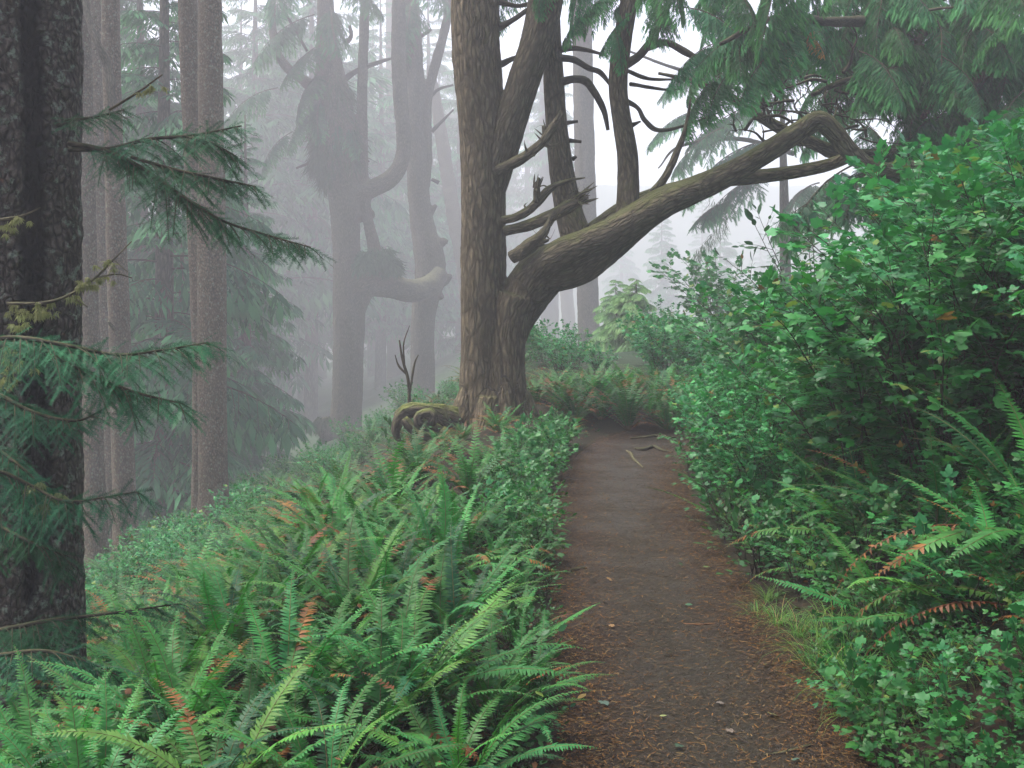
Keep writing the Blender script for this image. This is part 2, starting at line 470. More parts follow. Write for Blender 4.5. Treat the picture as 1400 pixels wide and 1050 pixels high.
# ------------------------------------------------------------------ leaf templates
def leaflet(n=7, wmax=.33, ser=.22, tip=.55, fold=.12, curl=.16):
    x = np.linspace(0, 1, n)
    w = wmax * np.maximum(np.sin(np.pi * x ** .75), 0) ** .8 * (1 - .12 * x); w[0] = .012; w[-1] = 0
    wz = w.copy(); wz[1:-1:2] *= (1 + ser * .4); wz[2:-1:2] *= (1 - ser)
    zc = -curl * x ** 2
    mid = np.stack([x, x * 0, zc], -1)
    sh = np.where(np.arange(n) % 2 == 1, .05, 0) * (x > 0) * (x < 1)
    l = np.stack([x + sh, wz, zc + fold * wz - .1 * wz ** 2], -1); r = l * np.array([1, -1, 1])
    V = np.vstack([mid, l, r]); q = []
    for i in range(n - 1):
        q.append([i, i + 1, n + i + 1, n + i]); q.append([i + 1, i, 2 * n + i, 2 * n + i + 1])
    return V, [np.array(q)]
def combine(parts):
    Vs, Q = [], {}
    n = 0
    for V, Fs in parts:
        Vs.append(V)
        for f in Fs: Q.setdefault(f.shape[1], []).append(f + n)
        n += len(V)
    return np.vstack(Vs), [np.vstack(v) for v in Q.values()]
def xf(T, sc=1.0, rz=0.0, ry=0.0, t=(0, 0, 0)):
    V = T[0] * sc
    c, s = math.cos(ry), math.sin(ry); V = V @ np.array([[c, 0, s], [0, 1, 0], [-s, 0, c]]).T
    c, s = math.cos(rz), math.sin(rz); V = V @ np.array([[c, -s, 0], [s, c, 0], [0, 0, 1]]).T
    return V + np.asarray(t), T[1]
LL = leaflet()
TRI = combine([xf(LL, .62, 0, .1, (.38, 0, 0)), xf(LL, .52, 1.05, .15, (.33, .01, 0)), xf(LL, .52, -1.05, .15, (.33, -.01, 0)),
               (np.array([[0, .008, 0], [0, -.008, 0], [.38, -.006, 0], [.38, .006, 0]]), [np.array([[0, 1, 2, 3]])])])
def palmate():
    ang = np.radians([-150, -118, -92, -72, -55, -38, -18, 0, 18, 38, 55, 72, 92, 118, 150])
    rad = np.array([.3, .42, .5, .40, .62, .46, .52, .66, .52, .46, .62, .40, .5, .42, .3])
    V = [[.36, 0, .02]]
    for a, r_ in zip(ang, rad):
        V.append([.36 + r_ * math.cos(a), r_ * math.sin(a), .05 * abs(math.sin(a * 2.5)) - .22 * r_ ** 2])
    f = [[0, i, i + 1] for i in range(1, 15)]
    st = (np.array([[0, .01, 0], [0, -.01, 0], [.36, -.008, .02], [.36, .008, .02]]), [np.array([[0, 1, 2, 3]])])
    return combine([(np.array(V), [np.array(f)]), st])
PAL = palmate()
OVAL = combine([xf(leaflet(6, .26, .0, curl=.1), .9, 0, 0, (.1, 0, 0))])

# ------------------------------------------------------------------ sword ferns
G1, G2, G3 = np.array([.019, .125, .024]), np.array([.040, .205, .034]), np.array([.009, .07, .022])
GY_ = np.array([.085, .205, .03]); DEAD = np.array([.22, .085, .016]); DEADD = np.array([.13, .055, .02])
def make_frond(r, L=1.0, e0=70, e1=-5, npair=34, dead=0.0, lean=0.0, wid=.095, limp=0.0, col=None):
    """frond from the origin, growing along +Y and arching over; returns V, faces, colours"""
    m = 26; t = np.linspace(0, 1, m)
    el = np.radians(e0 + (e1 - e0) * t ** 1.5)
    sd = lean * t ** 2
    dy = np.cos(el) * np.cos(sd); dx = np.cos(el) * np.sin(sd) + lean * .3 * t; dz = np.sin(el)
    D = norm(np.stack([dx, dy, dz], -1)); seg = L / (m - 1)
    C = np.vstack([[0, 0, 0], np.cumsum(D[:-1] * seg, axis=0)])
    up = np.tile([0, -.25, 1.0], (m, 1)); Sd = norm(np.cross(D, up)); Nn = np.cross(Sd, D)
    mb = MB()
    base = col if col is not None else mixc(G1, G2, [r.random()])[0]
    rc = np.array([.11, .10, .035]) if not dead > .6 else DEADD
    tube(mb, np.concatenate([C[::3], (np.linspace(.0048, .0012, len(C[::3])) * (L ** .5))[:, None]], 1), 4, .12, col=rc)
    tp = np.linspace(.12, .985, npair)
    prof = np.where(tp < .35, .62 + .38 * np.sin((tp - .12) / .23 * math.pi / 2), np.maximum(1 - ((tp - .35) / .65) ** 1.6, .0) ** .8)
    prof = np.maximum(prof, .06) * wid * L ** .6
    spc = L * (.865 / npair)
    Vs, Ct = [], []
    TT = (np.array([[0, -.5, 0], [0, .62, 0], [.32, .46, .03], [.32, -.42, .03], [.72, .26, -.03], [.72, -.26, -.03], [1.0, 0.06, -.1]]),
          [np.array([[0, 3, 2, 1], [3, 5, 4, 2]]), np.array([[5, 6, 4]])])
    for sgn in (1, -1):
        tt = np.clip(tp + (.3 * spc / L if sgn > 0 else 0) + r.normal(0, .002, npair), 0, 1)
        idx = tt * (m - 1); i0 = np.minimum(idx.astype(int), m - 2); f = (idx - i0)[:, None]
        c = C[i0] * (1 - f) + C[i0 + 1] * f; d = norm(D[i0] * (1 - f) + D[i0 + 1] * f); s_ = norm(Sd[i0]); n_ = norm(Nn[i0])
        fw = .22 + .5 * tt[:, None] ** 2 + r.normal(0, .07, (npair, 1))
        dr = -.10 - limp * r.random((npair, 1)) + r.normal(0, .07, (npair, 1)) + .18 * (1 - tt[:, None])
        pd = norm(s_ * sgn + d * fw + n_ * dr)
        upn = norm(n_ + d * r.normal(.15, .12, (npair, 1)) + s_ * r.normal(0, .1, (npair, 1)))
        Rm = frames_for(pd, upn)
        ln = prof * r.uniform(.9, 1.06, npair); wd = np.minimum(spc * 1.02, ln * .33)
        if limp: ln = ln * r.uniform(.6, 1, npair)
        Rm2 = Rm * np.stack([ln, wd * (1 if sgn > 0 else -1), ln], -1)[:, None, :]
        V, Fs = inst(TT, Rm2, c)
        if sgn < 0: Fs = [q[:, ::-1] for q in Fs]
        cc = np.tile(base, (npair, 1)) * r.uniform(.85, 1.15, (npair, 1))
        dm = (r.random(npair) < dead) if dead > .6 else ((tt + r.normal(0, .05, npair)) > 1.02 - dead * .95) & (dead > 0)
        cc[dm] = mixc(DEAD, DEADD, r.random(dm.sum())) if dm.any() else cc[dm]
        mb.add(V, Fs, rep(cc, 7))
    return mb
def frond_meshes():
    out = {'live': [], 'old': [], 'dead': []}
    r = np.random.default_rng(11)
    for i in range(12):
        b = mixc(G1, G2, [r.random()])[0] if i % 4 else mixc(G2, GY_, [r.random() * .8])[0]
        if i % 5 == 3: b = G3
        out['live'].append(make_frond(r, 1.0, r.uniform(68, 86), r.uniform(-12, 55), 46, 0.0, r.normal(0, .35), r.uniform(.075, .1), 0.05, b).mesh('frond', M['fern']))
    for i in range(6):
        out['old'].append(make_frond(r, 1.0, r.uniform(58, 80), r.uniform(-35, 30), 38, r.uniform(.2, .58), r.normal(0, .4), r.uniform(.085, .105), .12, mixc(G1, GY_, [r.random() * .5])[0]).mesh('frond', M['fern']))
    for i in range(5):
        out['dead'].append(make_frond(r, 1.0, r.uniform(35, 62), r.uniform(-75, -25), 34, .93, r.normal(0, .6), .05, .8, DEADD).mesh('dead_frond', M['fern']))
    return out
FR = frond_meshes()

def fern_parts(name, label, group, loc, h, rot, nf, nold, ndead, r, lean=(0, 0), spread=1.0):
    t = thing(name, label, 'fern', loc, group)
    lst = [('live', nf), ('old', nold), ('dead', ndead)]
    tot = nf + nold + ndead; az0 = r.uniform(0, 2 * math.pi); k = 0
    order = []
    for kk, n in lst: order += [kk] * n
    r.shuffle(order)
    for kk in order:
        me = FR[kk][r.integers(len(FR[kk]))]
        o = bpy.data.objects.new('dead_frond' if kk == 'dead' else 'frond', me); COL.objects.link(o); o.parent = t
        if kk == 'dead': o['label'] = 'withered orange-brown frond'
        az = az0 + 2.39996 * k + r.normal(0, .25); k += 1
        inner = k / tot
        s_ = h * r.uniform(.78, 1.1) * (1 - .12 * inner)
        o.rotation_euler = (R((-24 + 40 * (inner - .35)) * spread + r.normal(0, 5)) if kk != 'dead' else R(r.uniform(-25, -5)), r.normal(0, .1), az)
        o.scale = (s_, s_, s_)
        o.location = (r.normal(0, .03), r.normal(0, .03), -.01)
    return t

def fern_whole(r, nf, pd, npair=24):
    """a whole fern as one mesh, for those too small to show fronds apart"""
    mb = MB()
    for k in range(nf):
        az = 2.39996 * k + r.normal(0, .25)
        q = r.random()
        if q < pd * .35: f = make_frond(r, r.uniform(.6, .85), r.uniform(30, 60), r.uniform(-75, -20), npair, .9, r.normal(0, .5), .085, .7, DEADD)
        elif q < pd: f = make_frond(r, r.uniform(.8, 1.05), r.uniform(45, 80), r.uniform(-45, 10), npair, r.uniform(.25, .6), r.normal(0, .4), .1, .15, mixc(G1, GY_, [r.random() * .4])[0])
        else: f = make_frond(r, r.uniform(.8, 1.08), r.uniform(48, 86), r.uniform(-40, 25), npair, 0, r.normal(0, .35), .105, .05, mixc(G3, G2, [r.random()])[0])
        V = np.concatenate(f.V); Cc = np.concatenate(f.C)
        c, s = math.cos(az), math.sin(az)
        V = V @ np.array([[c, -s, 0], [s, c, 0], [0, 0, 1]]).T
        mb.add(V, f.Fs, Cc)
    return mb
rw = np.random.default_rng(21)
FW = [fern_whole(rw, 24, pd) .mesh('sword_fern', M['fern']) for pd in (.08, .2, .45, .6, .8, .12, .5)]
FW_O = [2, 3, 4, 6]; FW_G = [0, 1, 5]

# ------------------------------------------------------------------ berry shrubs (canes with three-part leaves)
def shrub_mesh(r, h=1.3, w=.75, canes=12, ls=.105, T=TRI, cols=((.012, .115, .034), (.045, .245, .055)), dens=1.0, lean=(0, 0), yel=.05):
    st, lf = MB(), MB()
    pos, dr, nr = [], [], []
    for c in range(canes):
        az = c * 2.39996 + r.normal(0, .3); out = w * math.sqrt((c + .6) / canes) * r.uniform(.75, 1.1)
        hh = h * (1 - .38 * (out / w) ** 2) * r.uniform(.85, 1.08)
        ax, ay = math.cos(az), math.sin(az)
        tip = np.array([ax * out + lean[0] * hh, ay * out + lean[1] * hh, hh])
        k = np.array([ax * out * .35 + r.normal(0, .05), ay * out * .35 + r.normal(0, .05), hh * .65])
        b = np.array([ax * .06, ay * .06, -.06])
        t = np.linspace(0, 1, 7)[:, None]
        cur = (1 - t) ** 2 * b + 2 * t * (1 - t) * k + t * t * tip
        cur[1:-1] += r.normal(0, .02, (5, 3))
        tube(st, np.concatenate([cur, np.linspace(.0065, .002, 7)[:, None]], 1), 5, .09)
        n_tw = max(3, int(13 * dens * hh / 1.2))
        for a in np.linspace(.28, 1.0, n_tw):
            i = min(int(a * 6), 5); f = a * 6 - i; base = cur[i] * (1 - f) + cur[i + 1] * f; tg = norm(cur[i + 1] - cur[i])
            ta = r.uniform(0, 2 * math.pi)
            hz = np.array([math.cos(ta), math.sin(ta), 0]) + np.array([ax, ay, 0]) * .5
            td = norm(hz + tg * .5 + np.array([0, 0, r.uniform(-.1, .5)])); tl = r.uniform(.14, .34) * (1.1 - .5 * a)
            if a > .97: td = norm(tg + np.array([0, 0, .1])); tl = .12
            e = base + td * tl + np.array([0, 0, -.12 * tl]); mdp = (base + e) / 2 + np.array([0, 0, .06 * tl])
            tube(st, np.array([[*base, .0026], [*mdp, .0018], [*e, .001]]), 3, .1)
            nl = max(2, int(round((3 + tl * 10) * dens)))
            for q in range(nl):
                f = (q + 1) / nl; pp = (1 - f) ** 2 * base + 2 * f * (1 - f) * mdp + f * f * e
                sd = np.cross(td, [0, 0, 1.0]) * (1 if q % 2 else -1)
                ld = norm(td * .7 + sd * r.uniform(.5, 1.3) * (0 if q == nl - 1 else 1) + np.array([0, 0, r.uniform(-.35, .25)]))
                pos.append(pp); dr.append(ld)
                nr.append(norm(np.array([ax, ay, 0]) * .25 + np.array([0, 0, 1]) + r.normal(0, .28, 3)))
    pos, dr, nr = map(np.array, (pos, dr, nr)); n = len(pos)
    Rm = frames_for(dr, nr); sc = ls * r.uniform(.45, 1.35, n)
    V, Fs = inst(T, Rm, pos, sc)
    c = mixc(cols[0], cols[1], r.random(n) ** 1.3) * r.uniform(.8, 1.2, (n, 1))
    y = r.random(n) < yel; c[y] = np.array([.13, .21, .04]) * r.uniform(.7, 1.1, (y.sum(), 1))
    y = r.random(n) < .003; c[y] = (.16, .09, .02)
    lf.add(V, Fs, rep(c, len(T[0])))
    return st, lf
def shrub_proto(name, label, cat, st, lf, group, stem_mat='twig'):
    t = thing(name, label, cat, (0, -3, -50), group)
    for nm, b, m in (('stem', st, M[stem_mat]), ('foliage', lf, M['shrub'])):
        o = bpy.data.objects.new(nm, b.mesh(nm, m)); COL.objects.link(o); o.parent = t
    return t
def kill(root):
    for c in list(root.children): bpy.data.objects.remove(c)
    bpy.data.objects.remove(root)

# ------------------------------------------------------------------ conifer sprays and boughs
def twiglet(n=5, w=.16):
    """narrow feather of short needles, along +X, unit length"""
    x = np.linspace(0, 1, n + 1); V = []; f = []
    for i in range(n):
        a = x[i]; b = x[i + 1]; ww = w * (1 - .5 * (i / n) ** 2)
        for sg in (1, -1):
            k = len(V)
            V += [[a, 0, 0], [a + .13, 0, 0.0], [b + .12, sg * ww, -.05 + .02 * sg]]
            V += [[(a + b) / 2, 0, 0], [(a + b) / 2 + .13, 0, 0], [b + .2, sg * ww * .9, -.09]]
            f += [[k, k + 1, k + 2], [k + 3, k + 4, k + 5]] if sg > 0 else [[k + 1, k, k + 2], [k + 4, k + 3, k + 5]]
    return np.array(V), [np.array(f)]
FEATHER = twiglet(5, .2)
DIAM = (np.array([[0, 0, 0], [.45, .13, -.02], [1, 0, -.1], [.45, -.13, -.02]]), [np.array([[0, 1, 2, 3]])])
def bough(r, L=1.0, nsec=16, ntw=8, T=DIAM, tw=.11, droop=.35, hang=.6, wid=.42, rad=.010, c0=(.010, .064, .03), c1=(.04, .16, .05), bare=.12, up=.1):
    """one bough along +X from the origin (wood MB, leaf MB)"""
    wd, lf = MB(), MB()
    t = np.linspace(0, 1, 10)
    ax = np.stack([t * L, .06 * L * np.sin(t * 3 + r.uniform(0, 6)) * t, (up * t - droop * t ** 2.2) * L], -1)
    tube(wd, np.concatenate([ax, (rad * (1 - .85 * t))[:, None]], 1), 5, L / 12)
    pos, dr, nr, sc, sh = [], [], [], [], []
    for i in range(nsec):
        a = bare + (1 - bare) * (i + r.random() * .6) / nsec; a = min(a, .99)
        k = a * 9; i0 = min(int(k), 8); f = k - i0
        b = ax[i0] * (1 - f) + ax[i0 + 1] * f; tg = norm(ax[i0 + 1] - ax[i0])
        for sg in (1, -1):
            if r.random() < .1: continue
            sl = wid * L * (1.05 - a) ** .75 * (min(1, .45 + 2.0 * a)) * r.uniform(.6, 1.15)
            d = norm(tg * r.uniform(.5, .9) + np.array([0, sg, 0]) + np.array([0, 0, r.uniform(-.15, .15)]))
            s = np.linspace(0, 1, 5)[:, None]
            cur = b + d * s * sl + np.array([0, 0, -1.0]) * hang * sl * s ** 1.8
            tube(wd, np.concatenate([cur, np.linspace(rad * .35, rad * .1, 5)[:, None]], 1), 3, sl / 4 + .01)
            m = max(3, int(ntw * sl / (wid * L) + .5))
            for q in range(m):
                ff = (q + .5 + r.random() * .4) / m; kk = min(ff, .99) * 4; j = min(int(kk), 3); fr = kk - j
                pp = cur[j] * (1 - fr) + cur[j + 1] * fr; td = norm(cur[j + 1] - cur[j])
                for s2 in (1, -1):
                    side = norm(np.cross(td, [0, 0, 1.0])) * s2
                    pos.append(pp); dr.append(norm(td * .8 + side * r.uniform(.5, .9) + np.array([0, 0, -hang * r.uniform(.3, 1.0)])))
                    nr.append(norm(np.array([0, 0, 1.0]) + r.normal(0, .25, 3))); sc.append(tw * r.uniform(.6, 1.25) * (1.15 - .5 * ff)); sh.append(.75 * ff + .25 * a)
            pos.append(cur[-1]); dr.append(norm(cur[-1] - cur[-2])); nr.append(np.array([0, 0, 1.0])); sc.append(tw); sh.append(1)
    pos, dr, nr, sc, sh = map(np.array, (pos, dr, nr, sc, sh)); n = len(pos)
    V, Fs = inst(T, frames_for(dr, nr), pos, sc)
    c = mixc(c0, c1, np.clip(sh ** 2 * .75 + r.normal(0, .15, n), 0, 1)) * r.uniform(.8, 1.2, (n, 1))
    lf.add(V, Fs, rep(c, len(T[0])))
    return wd, lf
def flat(mb): return (np.concatenate(mb.V), mb.Fs, np.concatenate(mb.C), np.concatenate(mb.K))
def put(mb, T, sc, az, pitch, roll, t):
    V, Fs, C, K = T
    Rm = np.array(Matrix.Rotation(az, 3, 'Z') @ Matrix.Rotation(-pitch, 3, 'Y') @ Matrix.Rotation(roll, 3, 'X'))
    mb.add((V * sc) @ Rm.T + np.asarray(t), Fs, C, K)
rb = np.random.default_rng(5)
BT_FAR = [tuple(flat(x) for x in bough(rb, 1.0, 12, 6, DIAM, .2, rb.uniform(.2, .5), rb.uniform(.4, .8), .45, .010, (.014, .08, .036), (.05, .18, .065))) for _ in range(5)]
BT_MID = [tuple(flat(x) for x in bough(rb, 1.0, 20, 9, FEATHER, .12, rb.uniform(.2, .5), rb.uniform(.5, .9), .40, .010)) for _ in range(5)]
BT_NEAR = [tuple(flat(x) for x in bough(rb, 1.0, 26, 15, FEATHER, .092, rb.uniform(.3, .6), rb.uniform(.8, 1.3), .36, .008, (.014, .10, .034), (.055, .24, .058))) for _ in range(6)]
def crown_mbs(r, z0, z1, rmax, n, BT, tilt=0.0, top=.12, axisf=None):
    wd, lf = MB(), MB()
    for i in range(n):
        a = (i + r.random()) / n; z = z0 + (z1 - z0) * a
        rr = rmax * (top + (1 - top) * (1 - a) ** .8) * r.uniform(.6, 1.12) * (min(1, .65 + 2.2 * a))
        T = BT[r.integers(len(BT))]; az = i * 2.39996 + r.normal(0, .4); pt = r.normal(-.05 + .35 * a + tilt, .12); ro = r.normal(0, .15)
        o = axisf(z) if axisf else (0, 0, z)
        put(wd, T[0], rr, az, pt, ro, o); put(lf, T[1], rr, az, pt, ro, o)
    return wd, lf

# ================================================================== TREES
def part_from(name, mb, mat, root): return mb.build(name, mat, root)
def base_of(x, y, d):
    p = P(x, y, d); return (p[0], p[1], Hf(p[0], p[1]))

# ---- the great many-limbed tree beside the path
main = thing('old_spruce', 'massive furrowed brown tree beside the path with one long limb sweeping right', 'tree', base_of(668, 590, 13))
T_main = [
 ('trunk', px([(666, 690, 13, 50), (666, 620, 13, 45), (663, 570, 13, 38), (661, 530, 13, 33), (661, 450, 13, 30.5), (661, 350, 13, 31), (660, 250, 13, 31), (659, 190, 13, 32), (655, 130, 13, 33), (651, 70, 13, 34), (649, 0, 13, 33), (650, -120, 13, 31), (655, -400, 13, 20), (660, -640, 13, 6)])),
 ('trunk', px([(706, 690, 12.9, 33), (701, 610, 12.9, 27), (697, 540, 12.9, 24), (696, 480, 12.9, 22), (699, 430, 12.9, 25), (706, 405, 12.9, 28)])),
 ('trunk', px([(645, 530, 12.92, 15), (633, 570, 12.88, 19), (617, 610, 12.8, 20), (596, 650, 12.8, 18)])),
 ('trunk', px([(682, 425, 12.98, 24), (681, 480, 12.95, 25), (681, 540, 12.92, 27), (682, 600, 12.9, 30), (684, 680, 12.88, 34)])),
 ('trunk', px([(712, 540, 12.9, 14), (728, 590, 12.85, 17), (748, 650, 12.8, 16)])),
 ('trunk', px([(690, 520, 12.78, 10), (694, 580, 12.7, 15), (698, 650, 12.65, 16)])),
 ('trunk', px([(668, 545, 12.75, 15), (662, 600, 12.6, 18), (655, 650, 12.5, 18)])),
 ('limb', px([(699, 450, 13.02, 21), (712, 412, 13.02, 30), (742, 373, 12.9, 33), (785, 358, 12.75, 34), (822, 336, 12.6, 30), (865, 305, 12.4, 24), (905, 278, 12.3, 21.5), (950, 259, 12.2, 18.5), (1000, 236, 12.1, 16.5), (1050, 207, 12, 15), (1095, 178, 12, 14), (1120, 165, 12, 14), (1140, 180, 12, 13.5), (1160, 205, 12, 13), (1185, 226, 12, 12), (1212, 233, 12, 11), (1240, 228, 12, 10), (1275, 236, 12.2, 8), (1320, 262, 12.4, 6), (1370, 300, 12.6, 4)])),
 ('limb', px([(697, 495, 13.1, 14), (706, 450, 13.12, 19), (725, 412, 13.12, 23), (755, 380, 13.1, 20)])),
 ('limb', px([(728, 378, 12.85, 18), (762, 350, 12.55, 21), (800, 333, 12.38, 20), (840, 316, 12.26, 20), (880, 294, 12.2, 20), (920, 272, 12.18, 18), (955, 257, 12.15, 16)])),
 ('limb', px([(812, 318, 12.9, 15), (850, 290, 12.9, 14), (890, 270, 12.9, 12.5), (930, 258, 12.9, 11.5), (975, 248, 12.9, 10), (1020, 243, 12.8, 10), (1080, 236, 12.7, 9.5), (1130, 226, 12.5, 9), (1165, 213, 12.2, 8)])),
 ('upright_limb', px([(792, 340, 12.9, 22), (777, 285, 13.1, 19), (766, 220, 13.1, 17), (760, 160, 13.1, 15), (756, 90, 13.1, 14), (752, 20, 13.1, 14), (750, -80, 13.1, 12), (748, -300, 13.1, 6)])),
 ('upright_limb', px([(857, 300, 12.6, 16), (859, 245, 12.7, 15), (857, 205, 12.7, 14.5), (848, 150, 12.7, 13.5), (845, 110, 12.7, 13.5), (850, 60, 12.7, 13), (860, 0, 12.7, 12), (866, -80, 12.7, 9), (870, -240, 12.7, 5)])),
 ('upright_limb', px([(664, 270, 13, 24), (683, 208, 12.95, 25), (700, 160, 12.9, 23), (718, 105, 12.85, 22.5), (735, 55, 12.8, 23), (746, 0, 12.8, 24), (755, -80, 12.8, 21), (760, -250, 12.8, 14), (765, -480, 12.8, 5)])),
]
for nm, b in melt(T_main, .018, 3, .012).items():
    b.build(nm, M['bark_main'] if nm == 'trunk' else M['bark_limb'], main)
def small(root, name, lists, mat, sides=8, rough=.15, label=None):
    """each separate stick becomes a part of its own; forks stay with the stick they grow from"""
    cl = []
    for l in lists:
        for c in cl:
            if any(math.hypot(l[0][0] - q[0], l[0][1] - q[1]) < 16 for m_ in c for q in m_): c.append(l); break
        else: cl.append([l])
    for c in cl:
        b = MB()
        for i, l in enumerate(c):
            tube(b, px(l), sides + 2, None, rough * 1.6, 6, i)
            if name == 'broken_branch':
                P4 = px(l); e_ = P4[-2]; dr_ = norm(P4[-1][:3] - P4[-2][:3]); rr_ = np.random.default_rng(int(abs(l[0][0] * 7 + l[0][1])) + i)
                for _ in range(6):
                    o_ = rr_.normal(0, .6, 3) * e_[3]; d_ = norm(dr_ + rr_.normal(0, .25, 3)); ln_ = rr_.uniform(1.5, 5) * e_[3]
                    tube(b, [[*(e_[:3] + o_), e_[3] * .4], [*(e_[:3] + o_ + d_ * ln_ * .6), e_[3] * .25], [*(e_[:3] + o_ + d_ * ln_), .002]], 5, .03, .3, 8, _)
                for _ in range(3):
                    k_ = P4[rr_.integers(1, max(2, len(P4) - 1))]; d_ = norm(rr_.normal(0, 1, 3) + [0, 0, .3]); ln_ = rr_.uniform(.05, .22)
                    tube(b, [[*k_[:3], k_[3] * .4], [*(k_[:3] + d_ * ln_ * .6 + rr_.normal(0, .015, 3)), k_[3] * .2], [*(k_[:3] + d_ * ln_ + rr_.normal(0, .03, 3)), .0015]], 5, .04, .2, 5, _)
        o = b.build(name, M[mat], root)
        if label: o['label'] = label
    return o
small(main, 'broken_branch', [[(680, 233, 12.8, 7.5), (700, 224, 12.7, 7.5), (722, 211, 12.6, 7), (742, 194, 12.5, 6), (757, 173, 12.5, 6), (768, 153, 12.5, 2)], [(742, 194, 12.5, 5), (752, 200, 12.5, 3), (765, 196, 12.5, 1.5)], [(745, 185, 12.5, 4), (742, 172, 12.5, 1.5)]], 'dead', label='pale snapped dead branch')
small(main, 'broken_branch', [[(688, 301, 12.8, 6), (705, 297, 12.7, 6), (722, 288, 12.7, 6), (738, 273, 12.65, 6.5), (752, 258, 12.6, 5), (778, 247, 12.6, 2.5), (800, 243, 12.6, 1)], [(735, 276, 12.65, 6), (734, 258, 12.6, 4.5), (737, 243, 12.6, 2)]], 'bark_limb')
small(main, 'broken_branch', [[(690, 316, 12.8, 7), (725, 307, 12.7, 8), (762, 291, 12.6, 9), (790, 275, 12.6, 7), (804, 269, 12.6, 3)], [(785, 277, 12.6, 5), (800, 265, 12.6, 2)], [(762, 288, 12.6, 5), (778, 268, 12.6, 1.5)]], 'bark_limb')
small(main, 'broken_branch', [[(700, 352, 12.7, 9), (722, 338, 12.6, 10), (742, 320, 12.55, 7), (750, 306, 12.55, 4), (753, 292, 12.55, 1.5)], [(728, 335, 12.6, 6), (750, 328, 12.5, 2)]], 'dead')
small(main, 'twig', [[(893, 264, 12.4, 6.5), (912, 238, 12.4, 5.5), (928, 202, 12.4, 4.5), (939, 170, 12.4, 3.2), (944, 135, 12.4, 1.5)]], 'bark_limb')
small(main, 'twig', [[(680, 38, 13, 6), (697, 30, 12.9, 4), (722, 13, 12.8, 3)], [(685, 88, 13, 5), (702, 80, 12.9, 3.5), (716, 76, 12.8, 3)], [(683, 3, 13, 4), (705, 8, 12.9, 3), (722, 6, 12.8, 3)]], 'twig')
small(main, 'twig', [[(764, 68, 13, 5), (782, 66, 13, 4), (800, 68, 13, 3), (830, 76, 12.9, 1.5)], [(766, 79, 13, 5), (785, 82, 13, 4.5), (805, 93, 13, 4), (822, 100, 13, 3.5), (838, 122, 13, 1.5)], [(768, 112, 13, 6), (785, 108, 13, 5.5), (802, 112, 13, 5.5), (816, 132, 12.9, 5), (826, 152, 12.9, 4), (831, 178, 12.9, 2.5)], [(775, 168, 13, 3), (790, 166, 13, 2)], [(778, 192, 13, 3), (795, 194, 13, 2)], [(782, 218, 13, 3.5), (788, 214, 13, 2)]], 'twig')
small(main, 'twig', [[(856, 88, 12.7, 7), (875, 75, 12.7, 6), (895, 48, 12.7, 5), (912, 10, 12.7, 4), (920, -30, 12.7, 3)], [(885, 66, 12.7, 4.5), (910, 58, 12.6, 5), (935, 70, 12.5, 5), (960, 84, 12.4, 3), (985, 100, 12.3, 1.5)], [(856, 138, 12.7, 4), (872, 148, 12.7, 3), (882, 165, 12.7, 3.5), (900, 178, 12.7, 3), (935, 172, 12.7, 2), (985, 153, 12.7, 1)], [(862, 172, 12.7, 4), (876, 166, 12.7, 1.2)], [(858, 97, 12.7, 3), (890, 108, 13, 2.5), (945, 108, 13.3, 1)], [(862, 115, 12.7, 3), (905, 122, 13.2, 2), (930, 122, 13.4, 1)]], 'twig')
# knotted roots on its left side
small(main, 'root', [[(640, 585, 12.9, 20), (615, 574, 12.8, 19), (590, 566, 12.7, 15), (565, 561, 12.6, 11), (548, 570, 12.6, 9), (541, 590, 12.6, 6), (546, 604, 12.6, 3)]], 'rootwood', 12, .3)
small(main, 'root', [[(632, 610, 12.8, 22), (608, 604, 12.7, 18), (585, 610, 12.6, 13), (560, 622, 12.6, 10), (535, 640, 12.6, 8), (505, 662, 12.5, 5)]], 'rootwood', 12, .35)
small(main, 'root', [[(600, 588, 12.5, 8), (585, 583, 12.35, 8), (572, 577, 12.3, 7), (574, 568, 12.3, 6.5), (588, 563, 12.3, 6), (594, 571, 12.3, 6), (590, 580, 12.3, 5)], [(610, 592, 12.5, 9), (590, 597, 12.4, 8), (572, 592, 12.4, 6), (558, 580, 12.4, 6), (552, 572, 12.4, 5)]], 'rootwood', 10, .3)
small(main, 'root', [[(600, 610, 12.5, 9), (578, 622, 12.4, 9), (566, 636, 12.4, 7), (545, 652, 12.4, 5), (520, 668, 12.4, 3)], [(575, 625, 12.4, 7), (572, 642, 12.35, 7), (562, 650, 12.3, 4)], [(552, 610, 12.4, 5), (530, 632, 12.4, 4), (505, 655, 12.4, 3), (488, 676, 12.4, 2)]], 'rootwood', 9, .35)

def bough_at(root, x, y, d, L, az, pitch, rng_, name='bough', T=None, mat='needle', hanglabel=None, roll=0):
    T = T or BT_NEAR[rng_.integers(len(BT_NEAR))]
    o = P(x, y, d); wd, lf = MB(), MB()
    put(wd, T[0], L, az, pitch, roll, o); put(lf, T[1], L, az, pitch, roll, o)
    w = wd.build(name, M['twig'], root)
    f = lf.build('needles', M[mat]); f.parent = w
    me = f.data
    off = np.array(root.matrix_basis.translation)
    me.transform(Matrix.Translation(-Vector(off)))
    if hanglabel: w['label'] = hanglabel
    return w
rm = np.random.default_rng(31)
